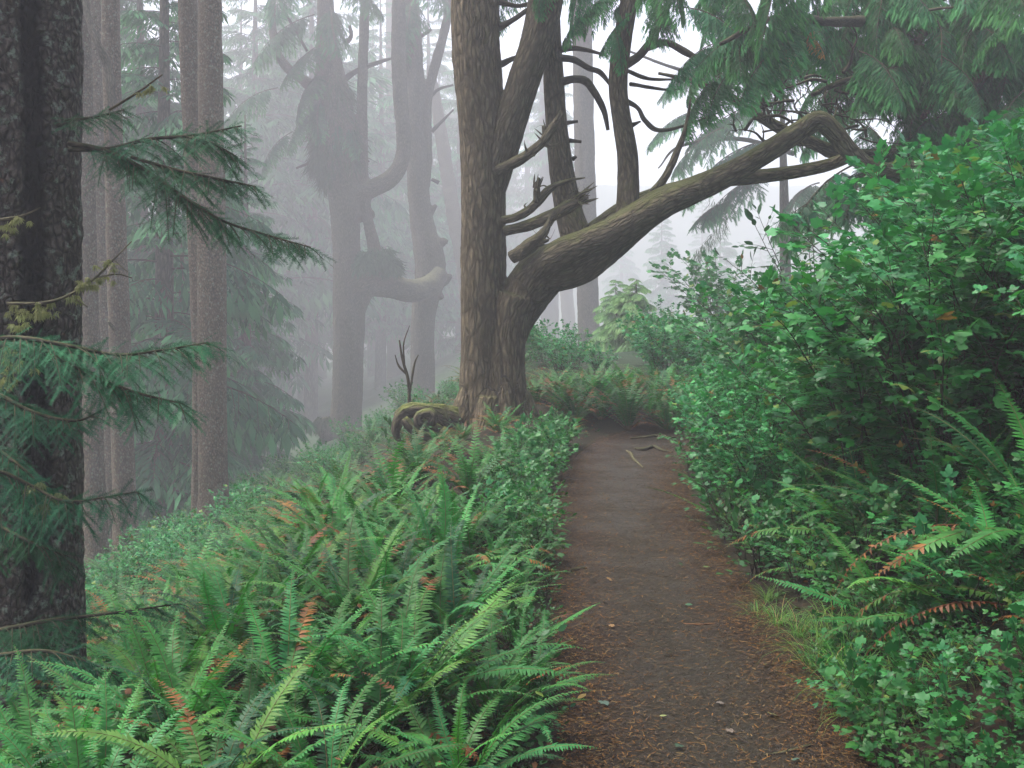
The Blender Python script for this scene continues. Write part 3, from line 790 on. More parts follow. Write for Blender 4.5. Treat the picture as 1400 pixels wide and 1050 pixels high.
# boughs that hang from the great tree's upper limbs
for (x, y, d, L, az, pt) in [
    (860, -15, 12.6, .9, 3.0, -.3), (862, 20, 12.5, .55, 2.6, -.5), (900, 0, 12.5, .8, 4.6, -.6), (930, 10, 12.4, 1.0, -.5, -.25), (800, -40, 12.7, .8, 4.2, -.8), (745, -30, 12.6, .5, 4.4, -.9),
    (985, 100, 12.2, .75, 2.7, -.65), (1000, 95, 12.1, .65, 3.4, -.9), (975, 60, 12.3, .8, 3.6, -.5), (1010, 40, 12.0, .9, 4.6, -.4), (890, -60, 12.2, 1.1, -1.2, -.5), (840, 40, 12.3, .5, 4.9, -.8), (950, -50, 12.8, 1.1, 3.3, -.3), (700, -60, 13.6, .9, 1.8, -.5)]:
    bough_at(main, x, y, d, L, az, pt, rm)

# ---- right-hand dark conifer whose drooping crown hangs over the shrubs
rt = np.random.default_rng(41)
q = P(1345, 300, 15.0); dark = thing('dark_conifer', 'dark conifer upslope at the right whose dense drooping boughs fill the top right corner', 'tree', (q[0], q[1], Hf(q[0], q[1])))
b = MB(); zb = Hf(q[0], q[1])
tube(b, [[q[0], q[1], zb - .5, .34], [q[0] - .1, q[1], 4, .28], [q[0] - .2, q[1], 8, .2], [q[0] - .2, q[1], 13.5, .05]], 14, .2, .2, 2, 4, flare=.5)
b.build('trunk', M['bark_main'], dark)
small(dark, 'limb', [[(1365, 85, 14.6, 9), (1340, 90, 14.2, 8), (1310, 98, 13.8, 8), (1285, 125, 13.4, 6), (1262, 160, 13, 4)], [(1345, 88, 14, 5), (1330, 80, 13.6, 4), (1300, 82, 13.2, 2)]], 'bark_limb')
small(dark, 'limb', [[(1300, 20, 14.5, 10), (1262, 45, 13.8, 8), (1254, 75, 13.5, 7), (1256, 105, 13.3, 5), (1245, 130, 13, 3)]], 'twig')
small(dark, 'dead_branch', [[(1250, 68, 13.4, 2), (1240, 82, 13.2, 3), (1226, 90, 13.1, 2.5), (1212, 90, 13, 1.2)], [(1215, 3, 13, 1.5), (1255, 14, 13, 2), (1290, 11, 13, 1.8), (1320, 9, 13, 1)]], 'dead')
small(dark, 'limb', [[(1330, -30, 14.8, 12), (1230, 20, 13.6, 9), (1150, 30, 12.6, 7), (1060, 25, 11.8, 5), (985, 60, 11.4, 3)], [(1330, 120, 14.8, 10), (1240, 100, 13.6, 7), (1160, 110, 12.8, 5), (1110, 130, 12.5, 3)]], 'twig')
nb = 0
for i in range(112):
    if i < 76:
        x = rt.uniform(985, 1420); lim = np.interp(x, [985, 1050, 1150, 1230, 1330, 1420], [95, 60, 120, 140, 180, 190]); y = rt.uniform(-90, lim)
        d = rt.uniform(12.0, 15.5) - .6 * (x < 1100)
        L = rt.uniform(.65, 1.25); az = rt.choice([3.1, 3.6, 4.2, 4.7, 5.3]) + rt.normal(0, .35); pt = rt.uniform(-.75, -.1)
    else:
        x = rt.uniform(1160, 1430); y = rt.uniform(20, 260); d = rt.uniform(14.2, 17.0); L = rt.uniform(1.0, 1.6); az = rt.uniform(2.4, 5.6); pt = rt.uniform(-.6, .0)
    T = (BT_NEAR if i < 76 else BT_MID)[rt.integers(5)]
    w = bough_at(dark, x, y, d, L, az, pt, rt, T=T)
for i in range(34):
    bough_at(dark, rt.uniform(1180, 1430), rt.uniform(-60, 90), rt.uniform(12.8, 14.6), rt.uniform(.8, 1.3), rt.choice([3.4, 4.0, 4.7, 5.2]) + rt.normal(0, .3), rt.uniform(-.7, -.1), rt)
# a few rusty sprays
Tr = bough(np.random.default_rng(77), 1.0, 12, 8, FEATHER, .085, .4, .9, .36, .008, (.30, .12, .03), (.42, .20, .06))
for (x, y, d, L, az) in [(1078, 62, 11.6, .3, 4.4), (1112, 52, 11.6, .3, 4.9), (1113, 40, 11.6, .25, 4.0)]:
    bough_at(dark, x, y, d, L, az, -.6, rt, T=(flat(Tr[0]), flat(Tr[1])), hanglabel='small rusty orange dying spray')
# bare interior twigs
def twig_thicket(root, name, boxes, n, r, mat='twig', d0=12.5, rad=2.0):
    b = MB()
    for i in range(n):
        x0, y0, x1, y1 = boxes[r.integers(len(boxes))]
        x, y = r.uniform(x0, x1), r.uniform(y0, y1); d = d0 + r.uniform(-.6, .9); L = r.uniform(30, 95); a = r.uniform(-.6, 3.7)
        pts = [(x, y, d, rad * r.uniform(.5, 1.2))]
        for k in range(4):
            a += r.normal(0, .35); x += math.cos(a) * L / 4; y -= math.sin(a) * L / 4 * .8; d += r.normal(0, .1)
            pts.append((x, y, d, pts[0][3] * (1 - .2 * (k + 1))))
            if r.random() < .7:
                a2 = a + r.choice([-1, 1]) * r.uniform(.5, 1.1); l2 = L * r.uniform(.2, .45)
                tube(b, px([(x, y, d, pts[-1][3] * .7), (x + math.cos(a2) * l2 * .5, y - math.sin(a2) * l2 * .5, d, pts[-1][3] * .5), (x + math.cos(a2 + .2) * l2, y - math.sin(a2 + .2) * l2, d, .3)]), 3)
        tube(b, px(pts), 4)
    return b.build(name, M[mat], root)
twig_thicket(dark, 'bare_twigs', [(1000, 90, 1190, 200)], 46, rt, 'twig', 12.8, 2.4)
twig_thicket(dark, 'bare_twigs', [(1180, 60, 1360, 230)], 40, rt, 'twig', 13.6, 2.2)
# the farther limb crossing behind the sweeping limb
small(dark, 'limb', [[(1330, 150, 15.5, 12), (1250, 200, 15, 11), (1170, 215, 14.6, 10), (1110, 195, 14.4, 9), (1060, 172, 14.3, 8), (1000, 135, 14.2, 6), (950, 112, 14.2, 4), (900, 100, 14.2, 2)]], 'bark_limb')

# ---- second, candelabra-shaped tree in the mist
d2 = 58.0
cand = thing('candelabra_tree', 'misty grey many-armed tree with shaggy hanging moss, left of the great tree', 'tree', base_of(467, 615, d2))
T_c = [
 ('trunk', px([(466, 700, d2, 40), (467, 640, d2, 33), (468, 610, d2, 27), (473, 570, d2, 22), (476, 500, d2, 21), (477, 420, d2, 22), (474, 350, d2, 19), (472, 300, d2, 20), (468, 240, d2, 24), (460, 190, d2, 29), (455, 130, d2, 24), (448, 70, d2, 16), (445, 0, d2, 11), (443, -120, d2, 9), (440, -330, d2, 4)])),
 ('limb', px([(480, 425, d2, 19), (497, 390, d2, 20), (530, 390, 58.8, 17), (562, 398, 59.8, 16), (588, 390, 60.8, 15), (604, 372, 61.4, 11)])),
 ('limb', px([(478, 268, d2, 15), (508, 258, d2, 12.5), (535, 243, d2, 12), (550, 218, d2, 11), (552, 185, d2, 10.5), (548, 140, d2, 10), (545, 90, d2, 10), (545, 30, d2, 10), (545, -60, d2, 8), (545, -260, d2, 4)])),
 ('limb', px([(434, 124, d2, 10), (412, 108, d2, 7), (392, 92, d2, 6.5), (378, 68, d2, 6), (372, 30, d2, 5.5), (373, -20, d2, 5), (375, -170, d2, 2)])),
 ('limb', px([(516, 375, d2, 11), (512, 340, d2, 9), (503, 300, d2, 7.5), (497, 240, d2, 7.5), (495, 150, d2, 7.5), (497, 60, d2, 7), (499, 0, d2, 6.5), (500, -120, d2, 5), (500, -280, d2, 3)])),
 ('limb', px([(480, 302, d2, 8), (498, 294, d2, 6), (512, 292, d2, 5)])),
 ('trunk', px([(458, 600, 57.6, 14), (446, 588, 57.5, 13), (440, 572, 57.5, 8)])),
]
for nm, b in melt(T_c, .065, 8, .03).items(): b.build(nm, M['bark_mid'], cand)
small(cand, 'twig', [[(466, 112, d2, 4.5), (488, 97, d2, 3.8), (515, 86, d2, 3), (535, 80, d2, 1.5)], [(470, 60, d2, 4), (480, 50, d2, 3), (478, 35, d2, 2)], [(465, 190, d2, 3), (440, 215, d2, 2.5), (405, 230, d2, 1.5)], [(382, 5, d2, 2), (400, 35, d2, 2), (420, 70, d2, 2)], [(455, 210, d2, 2.5), (480, 230, d2, 2), (505, 220, d2, 1.5)]], 'twig')
def tufts(root, name, spots, r, mat='hang', c0=(.02, .055, .03), c1=(.05, .11, .045), n=900, ln=(.15, .5), wd=.02, down=1.0):
    """shaggy hanging growth: many thin strands over a limb. spots: (x,y,d,rpx)"""
    b = MB(); k = len(spots); pos, dr = [], []
    for i in range(n):
        s = spots[r.integers(k)]; a = r.uniform(0, 2 * math.pi); q = P(s[0], s[1], s[2]); rr = s[3] * s[2] / F
        u = norm(np.array([math.cos(a), math.sin(a), r.normal(0, .5)])); pos.append(q + u * rr * r.uniform(.8, 1.05)); dr.append(norm(u * r.uniform(.1, .6) + np.array([r.normal(0, .2), r.normal(0, .2), -down * r.uniform(.6, 1.8)])))
    pos, dr = np.array(pos), np.array(dr)
    Rm = frames_for(dr, norm(r.normal(0, 1, (n, 3)) + [0, -.8, .6]))
    sc = r.uniform(*ln, n); Rm = Rm * np.stack([sc, np.full(n, wd) * r.uniform(.6, 1.6, n), sc], -1)[:, None, :]
    T = (np.array([[0, -.5, 0], [0, .5, 0], [.5, .6, -.1], [.5, -.6, -.1], [1, 0, -.35]]), [np.array([[0, 3, 2, 1]]), np.array([[3, 4, 2]])])
    V, Fs = inst(T, Rm, pos)
    b.add(V, Fs, rep(mixc(c0, c1, r.random(n)), 5)); return b.build(name, M[mat], root)
rc = np.random.default_rng(51)
tufts(cand, 'hanging_moss', [(462, 200, d2, 30), (450, 185, d2, 24), (445, 215, d2, 18), (470, 215, d2, 22), (455, 160, d2, 26), (455, 130, d2, 25), (458, 235, d2, 18), (450, 110, d2, 20), (475, 185, d2, 18)], rc, n=10000, ln=(.4, 1.35), wd=.03, c0=(.018, .04, .022), c1=(.045, .085, .04))
tufts(cand, 'moss_clump', [(505, 358, d2, 22), (520, 352, d2, 18), (490, 365, d2, 16), (535, 362, d2, 12)], rc, n=4500, ln=(.18, .7), wd=.03, down=.5, c0=(.02, .055, .03), c1=(.045, .1, .045))
tufts(cand, 'moss_clump', [(443, 578, 57.5, 12), (448, 600, 57.5, 10)], rc, n=1800, ln=(.18, .6), wd=.028, c0=(.02, .04, .022), c1=(.05, .08, .04))
for (x, y, d, L, az, pt) in [(440, 60, 20.3, 1.2, 4.0, -.6), (430, 20, 20.4, 1.4, 3.4, -.4), (445, 95, 20.2, 1.1, 3.7, -.7), (430, 150, 20.2, .9, 3.4, -.7), (452, 10, 20.2, 1.2, 5.0, -.6), (475, 170, 20, .7, 5.3, -.8), (380, 120, 20.8, 1.2, 3.3, -.3), (410, -40, 20.6, 1.5, 4.4, -.5), (470, -20, 20.3, 1.2, 5.6, -.3), (440, 130, 20.0, .9, 4.6, -.9), (462, 150, 19.9, .8, 4.9, -1.0), (400, 180, 20.6, .9, 3.4, -.6)]:
    bough_at(cand, x, y, d + 37.5, L * 2.8, az, pt, rc, T=BT_MID[rc.integers(5)], mat='hang')

d3 = 62.0
third = thing('knobbly_tree', 'slender misty tree with burls behind the arching arm of the many-armed tree', 'tree', base_of(578, 560, d3))
T_3 = [('trunk', px([(577, 700, d3, 23), (578, 600, d3, 19), (578, 530, d3, 17), (578, 450, d3, 16.5), (582, 410, d3, 18), (588, 380, d3, 21), (587, 350, d3, 21), (578, 310, d3, 17), (572, 260, d3, 15), (570, 200, d3, 15), (567, 120, d3, 14), (563, 50, d3, 14), (560, 0, d3, 13), (558, -100, d3, 10), (556, -340, d3, 4)])),
       ('trunk', px([(596, 385, d3, 12), (608, 382, d3, 8), (618, 376, d3, 2.5)])), ('trunk', px([(592, 335, d3, 12), (604, 331, d3, 7), (613, 329, d3, 2)])), ('trunk', px([(588, 290, d3, 6), (597, 280, d3, 2.5)])), ('trunk', px([(598, 402, d3, 9), (606, 408, d3, 3)])),
       ('limb', px([(576, 265, d3, 10), (582, 230, d3, 8.5), (583, 190, d3, 8), (584, 140, d3, 7), (592, 100, d3, 7), (603, 60, d3, 6.5), (612, 20, d3, 6), (617, -30, d3, 5), (620, -190, d3, 2)]))]
for nm, b in melt(T_3, .065, 12, .03).items(): b.build(nm, M['bark_mid'], third)
small(third, 'twig', [[(585, 135, d3, 3), (600, 122, d3, 2), (620, 116, d3, 1.5)], [(590, 180, d3, 3), (605, 165, d3, 2), (620, 150, d3, 1.2)], [(548, 45, d3, 3), (540, 38, d3, 2)], [(575, 50, d3, 3), (590, 40, d3, 2)], [(600, 250, d3, 3), (590, 245, d3, 2)]], 'twig')
for (x, y, d, L, az, pt) in [(565, 0, 21.8, 1.2, 4.6, -.5), (575, -30, 21.6, 1.3, 5.4, -.4), (560, 40, 21.8, .9, 4.0, -.8)]:
    bough_at(third, x, y, d + 40, L * 2.8, az, pt, rc, T=BT_MID[rc.integers(5)], mat='hang')

# ---- straight trunks
def straight(name, label, lst, mat, seed, group=None, sides=18, crown=None, flute=.03, rough=.09, limbs=None, flare=.35):
    p = px(lst); root = thing(name, label, 'tree', (p[0][0], p[0][1], Hf(p[0][0], p[0][1])), group)
    p[0][2] = min(p[0][2], root.location.z - .4)
    b = MB(); tube(b, p, sides, .09, rough, 1.6, seed, flare=flare, flute=flute)
    b.build('trunk', M[mat], root)
    if crown:
        z0, z1, rmax, n = crown; r = np.random.default_rng(seed + 900)
        zz = p[:, 2]; 
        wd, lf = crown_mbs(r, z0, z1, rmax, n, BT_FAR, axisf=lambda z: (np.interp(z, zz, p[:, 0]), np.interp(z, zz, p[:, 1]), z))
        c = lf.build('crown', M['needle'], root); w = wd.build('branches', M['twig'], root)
    if limbs: small(root, 'dead_branch', limbs, 'dead', 7, .3)
    return root
gl = 'straight trunks at the left edge of the forest'
straight('conifer_tree', 'slim straight trunk at left, nearest the big dark foreground trunk', [(133, 800, 21.5, 19), (131, 740, 21.5, 15.5), (127, 600, 21.5, 14), (122, 450, 21.5, 13), (118, 300, 21.5, 12.5), (115, 150, 21.5, 12), (112, 0, 21.5, 11), (106, -400, 21.5, 9), (103, -900, 21.5, 3)], 'bark_left', 61, crown=(12.9, 24.6, 2.5, 17))
straight('conifer_tree', 'thin pale trunk standing between two thicker trunks at left', [(157, 790, 25.2, 12), (153, 700, 25.2, 10), (149, 600, 25.2, 9.5), (143, 450, 25.2, 9), (138, 300, 25.2, 8.5), (130, 0, 25.2, 8), (120, -700, 25.2, 2)], 'bark_left', 62, crown=(15.7, 24.6, 1.9, 12))
straight('conifer_tree', 'straight brown trunk at left with a snaking dead bough near its top', [(174, 800, 22.6, 21), (172, 740, 22.6, 16.5), (167, 600, 22.6, 15), (163, 450, 22.6, 14.5), (158, 300, 22.6, 13.5), (154, 150, 22.6, 12.5), (151, 0, 22.6, 12), (146, -400, 22.6, 9), (144, -900, 22.6, 3)], 'bark_left', 63, crown=(13.5, 25.4, 2.5, 17),
         limbs=[[(152, 200, 21.8, 2.5), (153, 150, 21.5, 5), (150, 110, 21.4, 6.5), (146, 88, 21.4, 6), (135, 62, 21.2, 5), (126, 40, 21.2, 5), (119, 15, 21.2, 4.5), (112, -20, 21.2, 4)], [(135, 62, 21.2, 3), (128, 68, 21.2, 1.5)], [(122, 28, 21.2, 3), (132, 22, 21.2, 1.5)], [(148, 440, 22.0, 2), (156, 449, 22.3, 3)]])
straight('conifer_tree', 'rear trunk of the close pair left of centre, half hidden behind its partner', [(278, 760, 22.9, 16), (275, 680, 22.9, 12.5), (275, 600, 22.9, 12), (274, 450, 22.9, 12.5), (268, 300, 22.9, 13), (262, 150, 22.9, 13), (257, 0, 22.9, 13), (250, -400, 22.9, 9), (246, -900, 22.9, 3)], 'bark_left', 64, crown=(13.5, 25.4, 2.5, 17))
straight('conifer_tree', 'front trunk of the close pair left of centre, thick and straight', [(294, 760, 22.0, 26), (293, 720, 22.0, 21), (291, 640, 22.0, 19.5), (290, 450, 22.0, 19.5), (289, 300, 22.0, 19), (288, 150, 22.0, 17), (287, 0, 22.0, 15.5), (285, -400, 22.0, 11), (284, -900, 22.0, 3)], 'bark_left', 65, crown=(13.2, 25.4, 2.6, 18))
straight('conifer_tree', 'grey trunk pressed close behind the big dark foreground trunk', [(98, 900, 9.0, 25), (94, 800, 9.0, 18), (92, 650, 9.0, 17), (90, 500, 9.0, 16.5), (88, 300, 9.0, 16), (85, 0, 9.0, 15), (80, -700, 9.0, 10), (78, -1500, 9.0, 2)], 'bark_left', 66, crown=(12.9, 20.5, 1.8, 13))
straight('conifer_tree', 'misty straight trunk showing under the sweeping limb, right of the great tree', [(806, 600, 56.9, 22), (806, 540, 56.9, 16), (805, 450, 56.9, 15), (803, 380, 56.9, 14.5), (800, 250, 56.9, 14), (797, 100, 56.9, 13.5), (795, 0, 56.9, 13), (790, -250, 56.9, 10), (786, -600, 56.9, 3)], 'bark_mid', 67, crown=(16.4, 26.3, 2.8, 17))
straight('leaning_trunk', 'pale leaning dead trunk far behind, left of the great tree', [(650, 600, 88.0, 13), (640, 400, 88.0, 12), (622, 300, 88.0, 10.5), (608, 215, 88.0, 9), (597, 145, 88.0, 8), (588, 90, 88.0, 5)], 'dead', 68, flare=.1, rough=.2)
straight('leaning_trunk', 'pale trunk leaning left in the mist just right of the great tree', [(765, 600, 66.1, 13), (752, 545, 66.1, 12), (735, 495, 66.1, 11), (715, 445, 66.1, 10), (680, 370, 66.1, 9), (640, 270, 66.1, 6)], 'dead', 69, flare=.1, rough=.2)
straight('conifer_tree', 'faint broad trunk seen through the gap right of the great tree', [(752, 620, 128.5, 16), (752, 500, 128.5, 13), (750, 300, 128.5, 12), (748, 0, 128.5, 11), (745, -250, 128.5, 4)], 'bark_mid', 70, crown=(16.5, 31.1, 5.5, 40))
straight('conifer_tree', 'faint trunk in the mist between the many-armed tree and the knobbly tree', [(541, 640, 121.2, 15), (541, 520, 121.2, 12), (540, 300, 121.2, 11.5), (538, 0, 121.2, 10), (536, -250, 121.2, 4)], 'bark_mid', 71, crown=(14.6, 31.1, 5.5, 40))
straight('conifer_tree', 'bluish misty trunk far back at left of the many-armed tree', [(384, 680, 106.4, 17), (385, 600, 106.4, 14), (386, 450, 106.4, 13), (387, 300, 106.4, 12), (388, 0, 106.4, 10), (389, -300, 106.4, 3)], 'bark_mid', 72, crown=(8.2, 29.2, 7.3, 70))
straight('conifer_tree', 'second faint trunk right of the great tree, thin and leaning slightly', [(790, 620, 139.5, 11), (778, 450, 139.5, 9), (764, 250, 139.5, 8), (745, -100, 139.5, 3)], 'dead', 73, crown=(16.5, 29.2, 4.6, 26))

# ---- foreground spruce at the left edge
fr0 = thing('foreground_spruce', 'big dark flaky-barked trunk with a black scar at the left edge of the photo', 'tree', base_of(18, 900, 5.5))
fp = px([(22, 1110, 5.5, 118), (20, 1020, 5.5, 102), (19, 940, 5.5, 94), (18, 800, 5.5, 88), (18, 600, 5.5, 86), (19, 400, 5.5, 86), (20, 200, 5.5, 85), (20, 0, 5.5, 84), (16, -500, 5.5, 70), (10, -1800, 5.5, 30), (8, -2600, 5.5, 5)])
b = MB(); tt = tube(b, fp, 96, .02, .05, 1.5, 5, flare=.12, flute=.02)
V = b.V[0]; C = b.C[0]
dvec = V - np.array([fp[5][0], fp[5][1], 0])
angx = dvec[:, 0]                                # sideways offset from the axis
wob = .03 * fbm(np.stack([V[:, 2] * 1.3, V[:, 2] * 0, V[:, 2] * 0], -1), 3, 2)
cen = np.interp(V[:, 2], [0, .4, .9, 1.6, 3.1], [.19, .215, .215, .205, .19]) + wob
wdt = np.interp(V[:, 2], [.1, .35, .8, 1.3, 2.2, 3.1], [.0, .06, .05, .058, .042, .05]) 
mk = (1 - sstep(wdt * .75, wdt * 1.05 + .004, np.abs(angx - cen + .012 * vnoise(V * 14, 4)))) * (dvec[:, 1] < 0) * (wdt > 0.005)
nrm = np.stack([dvec[:, 0], dvec[:, 1], 0 * angx], -1); nrm = norm(nrm)
plates = fbm(V * np.array([20, 20, 9]) + 1.5 * np.stack([vnoise(V * 6, 71), vnoise(V * 6, 72), vnoise(V * 6, 73)], -1), 2, 8); plates2 = fbm(V * np.array([55, 55, 36]), 2, 18)
V += nrm * (plates * .012 + plates2 * .007 - .03 * mk)[:, None]
C[:, 3] = mk; b.V[0] = V; b.C[0] = C
b.build('trunk', M['bark_front'], fr0)

def needle_twig(n=40, ln=.15, w=.015):
    """short bare spray carrying needles, along +X, unit length"""
    V, f = [], []
    r = np.random.default_rng(3)
    for i in range(n):
        x = .04 + .94 * i / n; sg = 1 if i % 2 else -1; a = r.uniform(-.55, .75)
        k = len(V); l = ln * (1 - .35 * (i / n) ** 3) * r.uniform(.8, 1.15)
        d = np.array([.62, sg * math.cos(a), math.sin(a) * .8]); d /= np.linalg.norm(d)
        V += [[x - w, 0, 0], [x + w, 0, 0], [x + d[0] * l, d[1] * l, d[2] * l]]
        f.append([k, k + 1, k + 2] if sg > 0 else [k + 1, k, k + 2])
    return np.array(V), [np.array(f)]
NTW = needle_twig()
def spruce_branch(root, lst, r, wid=.30, c0=(.005, .046, .021), c1=(.018, .11, .042), name='branch', sec=.04, droop=.5, label=None, side=(1, -1)):
    p = resample(px(lst), .04); ax, rad = p[:, :3], p[:, 3]
    q7 = px(lst); q7[:, 3] *= .7; wd = MB(); tube(wd, q7, 7, None, .1, 4, 2)
    L = np.concatenate([[0], np.cumsum(np.linalg.norm(np.diff(ax, axis=0), axis=1))]); tot = L[-1]
    pos, dr, nr, sc = [], [], [], []
    nsec = int(tot / sec)
    for i in range(nsec):
        a = .12 + .88 * (i + r.random() * .7) / nsec; s = min(a, .995) * tot
        b0 = np.array([np.interp(s, L, ax[:, k]) for k in range(3)]); j = min(np.searchsorted(L, s), len(ax) - 2); tg = norm(ax[j + 1] - ax[j])
        for sg in side:
            sl = wid * (1.1 - a) ** .6 * min(1, .5 + 2 * a) * r.uniform(.3, 1.2)
            if r.random() < .12: continue
            hz = norm(np.cross(tg, [0, 0, 1.0])) * sg
            d = norm(tg * r.uniform(.6, 1.1) + hz * r.uniform(.5, 1) + np.array([0, 0, r.uniform(-.35, .2)]))
            t = np.linspace(0, 1, 5)[:, None]
            cur = b0 + d * t * sl + np.array([0, 0, -1.0]) * droop * sl * t ** 1.8
            tube(wd, np.concatenate([cur, np.linspace(.0035, .0012, 5)[:, None]], 1), 4, .06)
            m = max(2, int(sl / .033))
            for q in range(m):
                f = (q + .6) / m; k = f * 3.99; jj = int(k); pp = cur[jj] + (cur[jj + 1] - cur[jj]) * (k - jj); td = norm(cur[jj + 1] - cur[jj])
                for s2 in (1, -1):
                    sd = norm(np.cross(td, [0, 0, 1.0])) * s2
                    pos.append(pp); dr.append(norm(td + sd * r.uniform(.5, 1) + np.array([0, 0, -.35 * r.random()]))); nr.append(norm(np.array([0, 0, 1]) + r.normal(0, .3, 3))); sc.append(r.uniform(.075, .15) * (1.1 - .4 * f))
            for jj in range(4):
                pos.append(cur[jj]); dr.append(norm(cur[jj + 1] - cur[jj])); nr.append(np.array([0, 0, 1.0])); sc.append(np.linalg.norm(cur[jj + 1] - cur[jj]) * 1.15)
    for s in np.arange(.06 * tot, tot * .99, .022):
        j = min(np.searchsorted(L, s), len(ax) - 2)
        pos.append(np.array([np.interp(s, L, ax[:, k]) for k in range(3)])); dr.append(norm(norm(ax[j + 1] - ax[j]) + r.normal(0, .35, 3))); nr.append(norm(r.normal(0, .6, 3) + [0, 0, .6])); sc.append(.10)
    pos, dr, nr, sc = map(np.array, (pos, dr, nr, sc)); n = len(pos)
    V, Fs = inst(NTW, frames_for(dr, nr), pos, sc)
    lf = MB(); lf.add(V, Fs, rep(mixc(c0, c1, r.random(n)) * r.uniform(.8, 1.2, (n, 1)), len(NTW[0])))
    w = wd.build(name, M['twig'], root); f_ = lf.build('needles', M['needle']); f_.parent = w
    f_.data.transform(Matrix.Translation(-Vector(root.location)))
    if label: w['label'] = label
rs = np.random.default_rng(71)
spruce_branch(fr0, [(95, 205, 5.3, 5), (150, 203, 5.2, 4), (205, 190, 5.1, 3.5), (265, 185, 5.0, 3), (330, 172, 4.9, 1.5)], rs, .22)
spruce_branch(fr0, [(95, 196, 5.3, 6), (140, 205, 5.2, 5), (190, 228, 5.1, 4.5), (240, 262, 5.0, 4), (300, 300, 4.9, 3), (360, 320, 4.9, 2.2), (425, 338, 4.8, 1)], rs, .30)
spruce_branch(fr0, [(180, 215, 5.1, 3.5), (240, 232, 5.0, 3), (300, 245, 4.9, 2.5), (350, 255, 4.85, 1.2)], rs, .24)
spruce_branch(fr0, [(250, 186, 5.0, 3), (290, 196, 4.9, 2.5), (325, 215, 4.9, 1.2)], rs, .2)
spruce_branch(fr0, [(90, 165, 5.3, 3.5), (130, 160, 5.2, 3), (170, 150, 5.1, 1.5)], rs, .14)
spruce_branch(fr0, [(-60, 470, 4.6, 6), (20, 462, 4.5, 5), (90, 472, 4.4, 4), (160, 485, 4.4, 3), (225, 478, 4.3, 2.2), (285, 468, 4.3, 1)], rs, .30, (.007, .058, .026), (.022, .13, .048))
spruce_branch(fr0, [(60, 480, 4.5, 4), (120, 510, 4.4, 3.5), (180, 535, 4.4, 3), (250, 552, 4.3, 1.2)], rs, .26, (.007, .054, .024), (.02, .12, .044))
spruce_branch(fr0, [(-60, 500, 4.8, 5), (0, 540, 4.7, 4), (50, 565, 4.6, 3.5), (105, 575, 4.5, 2.5), (140, 560, 4.5, 1.2)], rs, .26)
spruce_branch(fr0, [(-60, 640, 4.6, 5), (0, 645, 4.5, 4), (45, 665, 4.5, 3), (95, 685, 4.4, 2.5), (190, 672, 4.4, 1)], rs, .24, droop=.8)
spruce_branch(fr0, [(-60, 690, 4.7, 5), (0, 720, 4.6, 4), (40, 740, 4.5, 3), (90, 760, 4.5, 1.5)], rs, .26, droop=.8)
spruce_branch(fr0, [(-80, 580, 5.0, 5), (-20, 605, 4.9, 4), (30, 640, 4.8, 3), (80, 690, 4.8, 1.5)], rs, .26, droop=.7)
spruce_branch(fr0, [(-80, 880, 4.7, 6), (0, 862, 4.6, 5), (70, 848, 4.5, 4), (140, 840, 4.5, 3), (240, 826, 4.5, 1.2)], rs, .26)
spruce_branch(fr0, [(-80, 900, 4.5, 5), (0, 895, 4.4, 4), (60, 890, 4.3, 3.5), (120, 905, 4.3, 2.5), (175, 930, 4.3, 1.2)], rs, .28)
# thin dead twigs with pale beard lichen
def lichen(root, spots, r, n=500):
    out = []
    for x, y, d, q in spots:
        for _ in range(5): out.append((x + r.normal(0, 9), y + r.normal(0, 4) + 2, d + r.normal(0, .02), q * r.uniform(.3, 1)))
    return tufts(root, 'lichen', out, r, 'lichen', (.16, .18, .075), (.28, .28, .14), n, (.008, .035), .0028, .6)
small(fr0, 'dead_branch', [[(10, 415, 5.0, 2.5), (60, 414, 4.9, 2.2), (95, 403, 4.9, 2), (130, 380, 4.9, 1.8), (155, 355, 4.9, 1.4), (180, 330, 4.9, .8)], [(130, 380, 4.9, 1.3), (160, 375, 4.9, 1), (180, 380, 4.9, .6)], [(95, 403, 4.9, 1.3), (120, 420, 4.9, .8)], [(155, 355, 4.9, 1), (175, 372, 4.9, .6)], [(0, 300, 5.0, 2), (30, 295, 4.95, 1.6), (55, 284, 4.9, .8)], [(150, 150, 5.1, 2), (190, 125, 5.05, 1.5), (222, 102, 5, .8)]], 'dead', 5, .1)
lichen(fr0, [(60, 414, 4.9, 3), (95, 403, 4.9, 3), (130, 380, 4.9, 2.5), (150, 360, 4.9, 2), (115, 385, 4.9, 3), (30, 295, 4.95, 2), (200, 120, 5.04, 2), (20, 420, 5, 8), (45, 425, 4.95, 6), (70, 425, 4.9, 7), (12, 310, 5, 4), (120, 390, 4.9, 6)], rs, 2200)
lichen(fr0, [(10, 480, 4.7, 8), (25, 500, 4.65, 8), (5, 520, 4.7, 9), (50, 660, 4.5, 8), (60, 690, 4.5, 6), (75, 680, 4.5, 6), (30, 440, 4.8, 5)], rs, 1500)

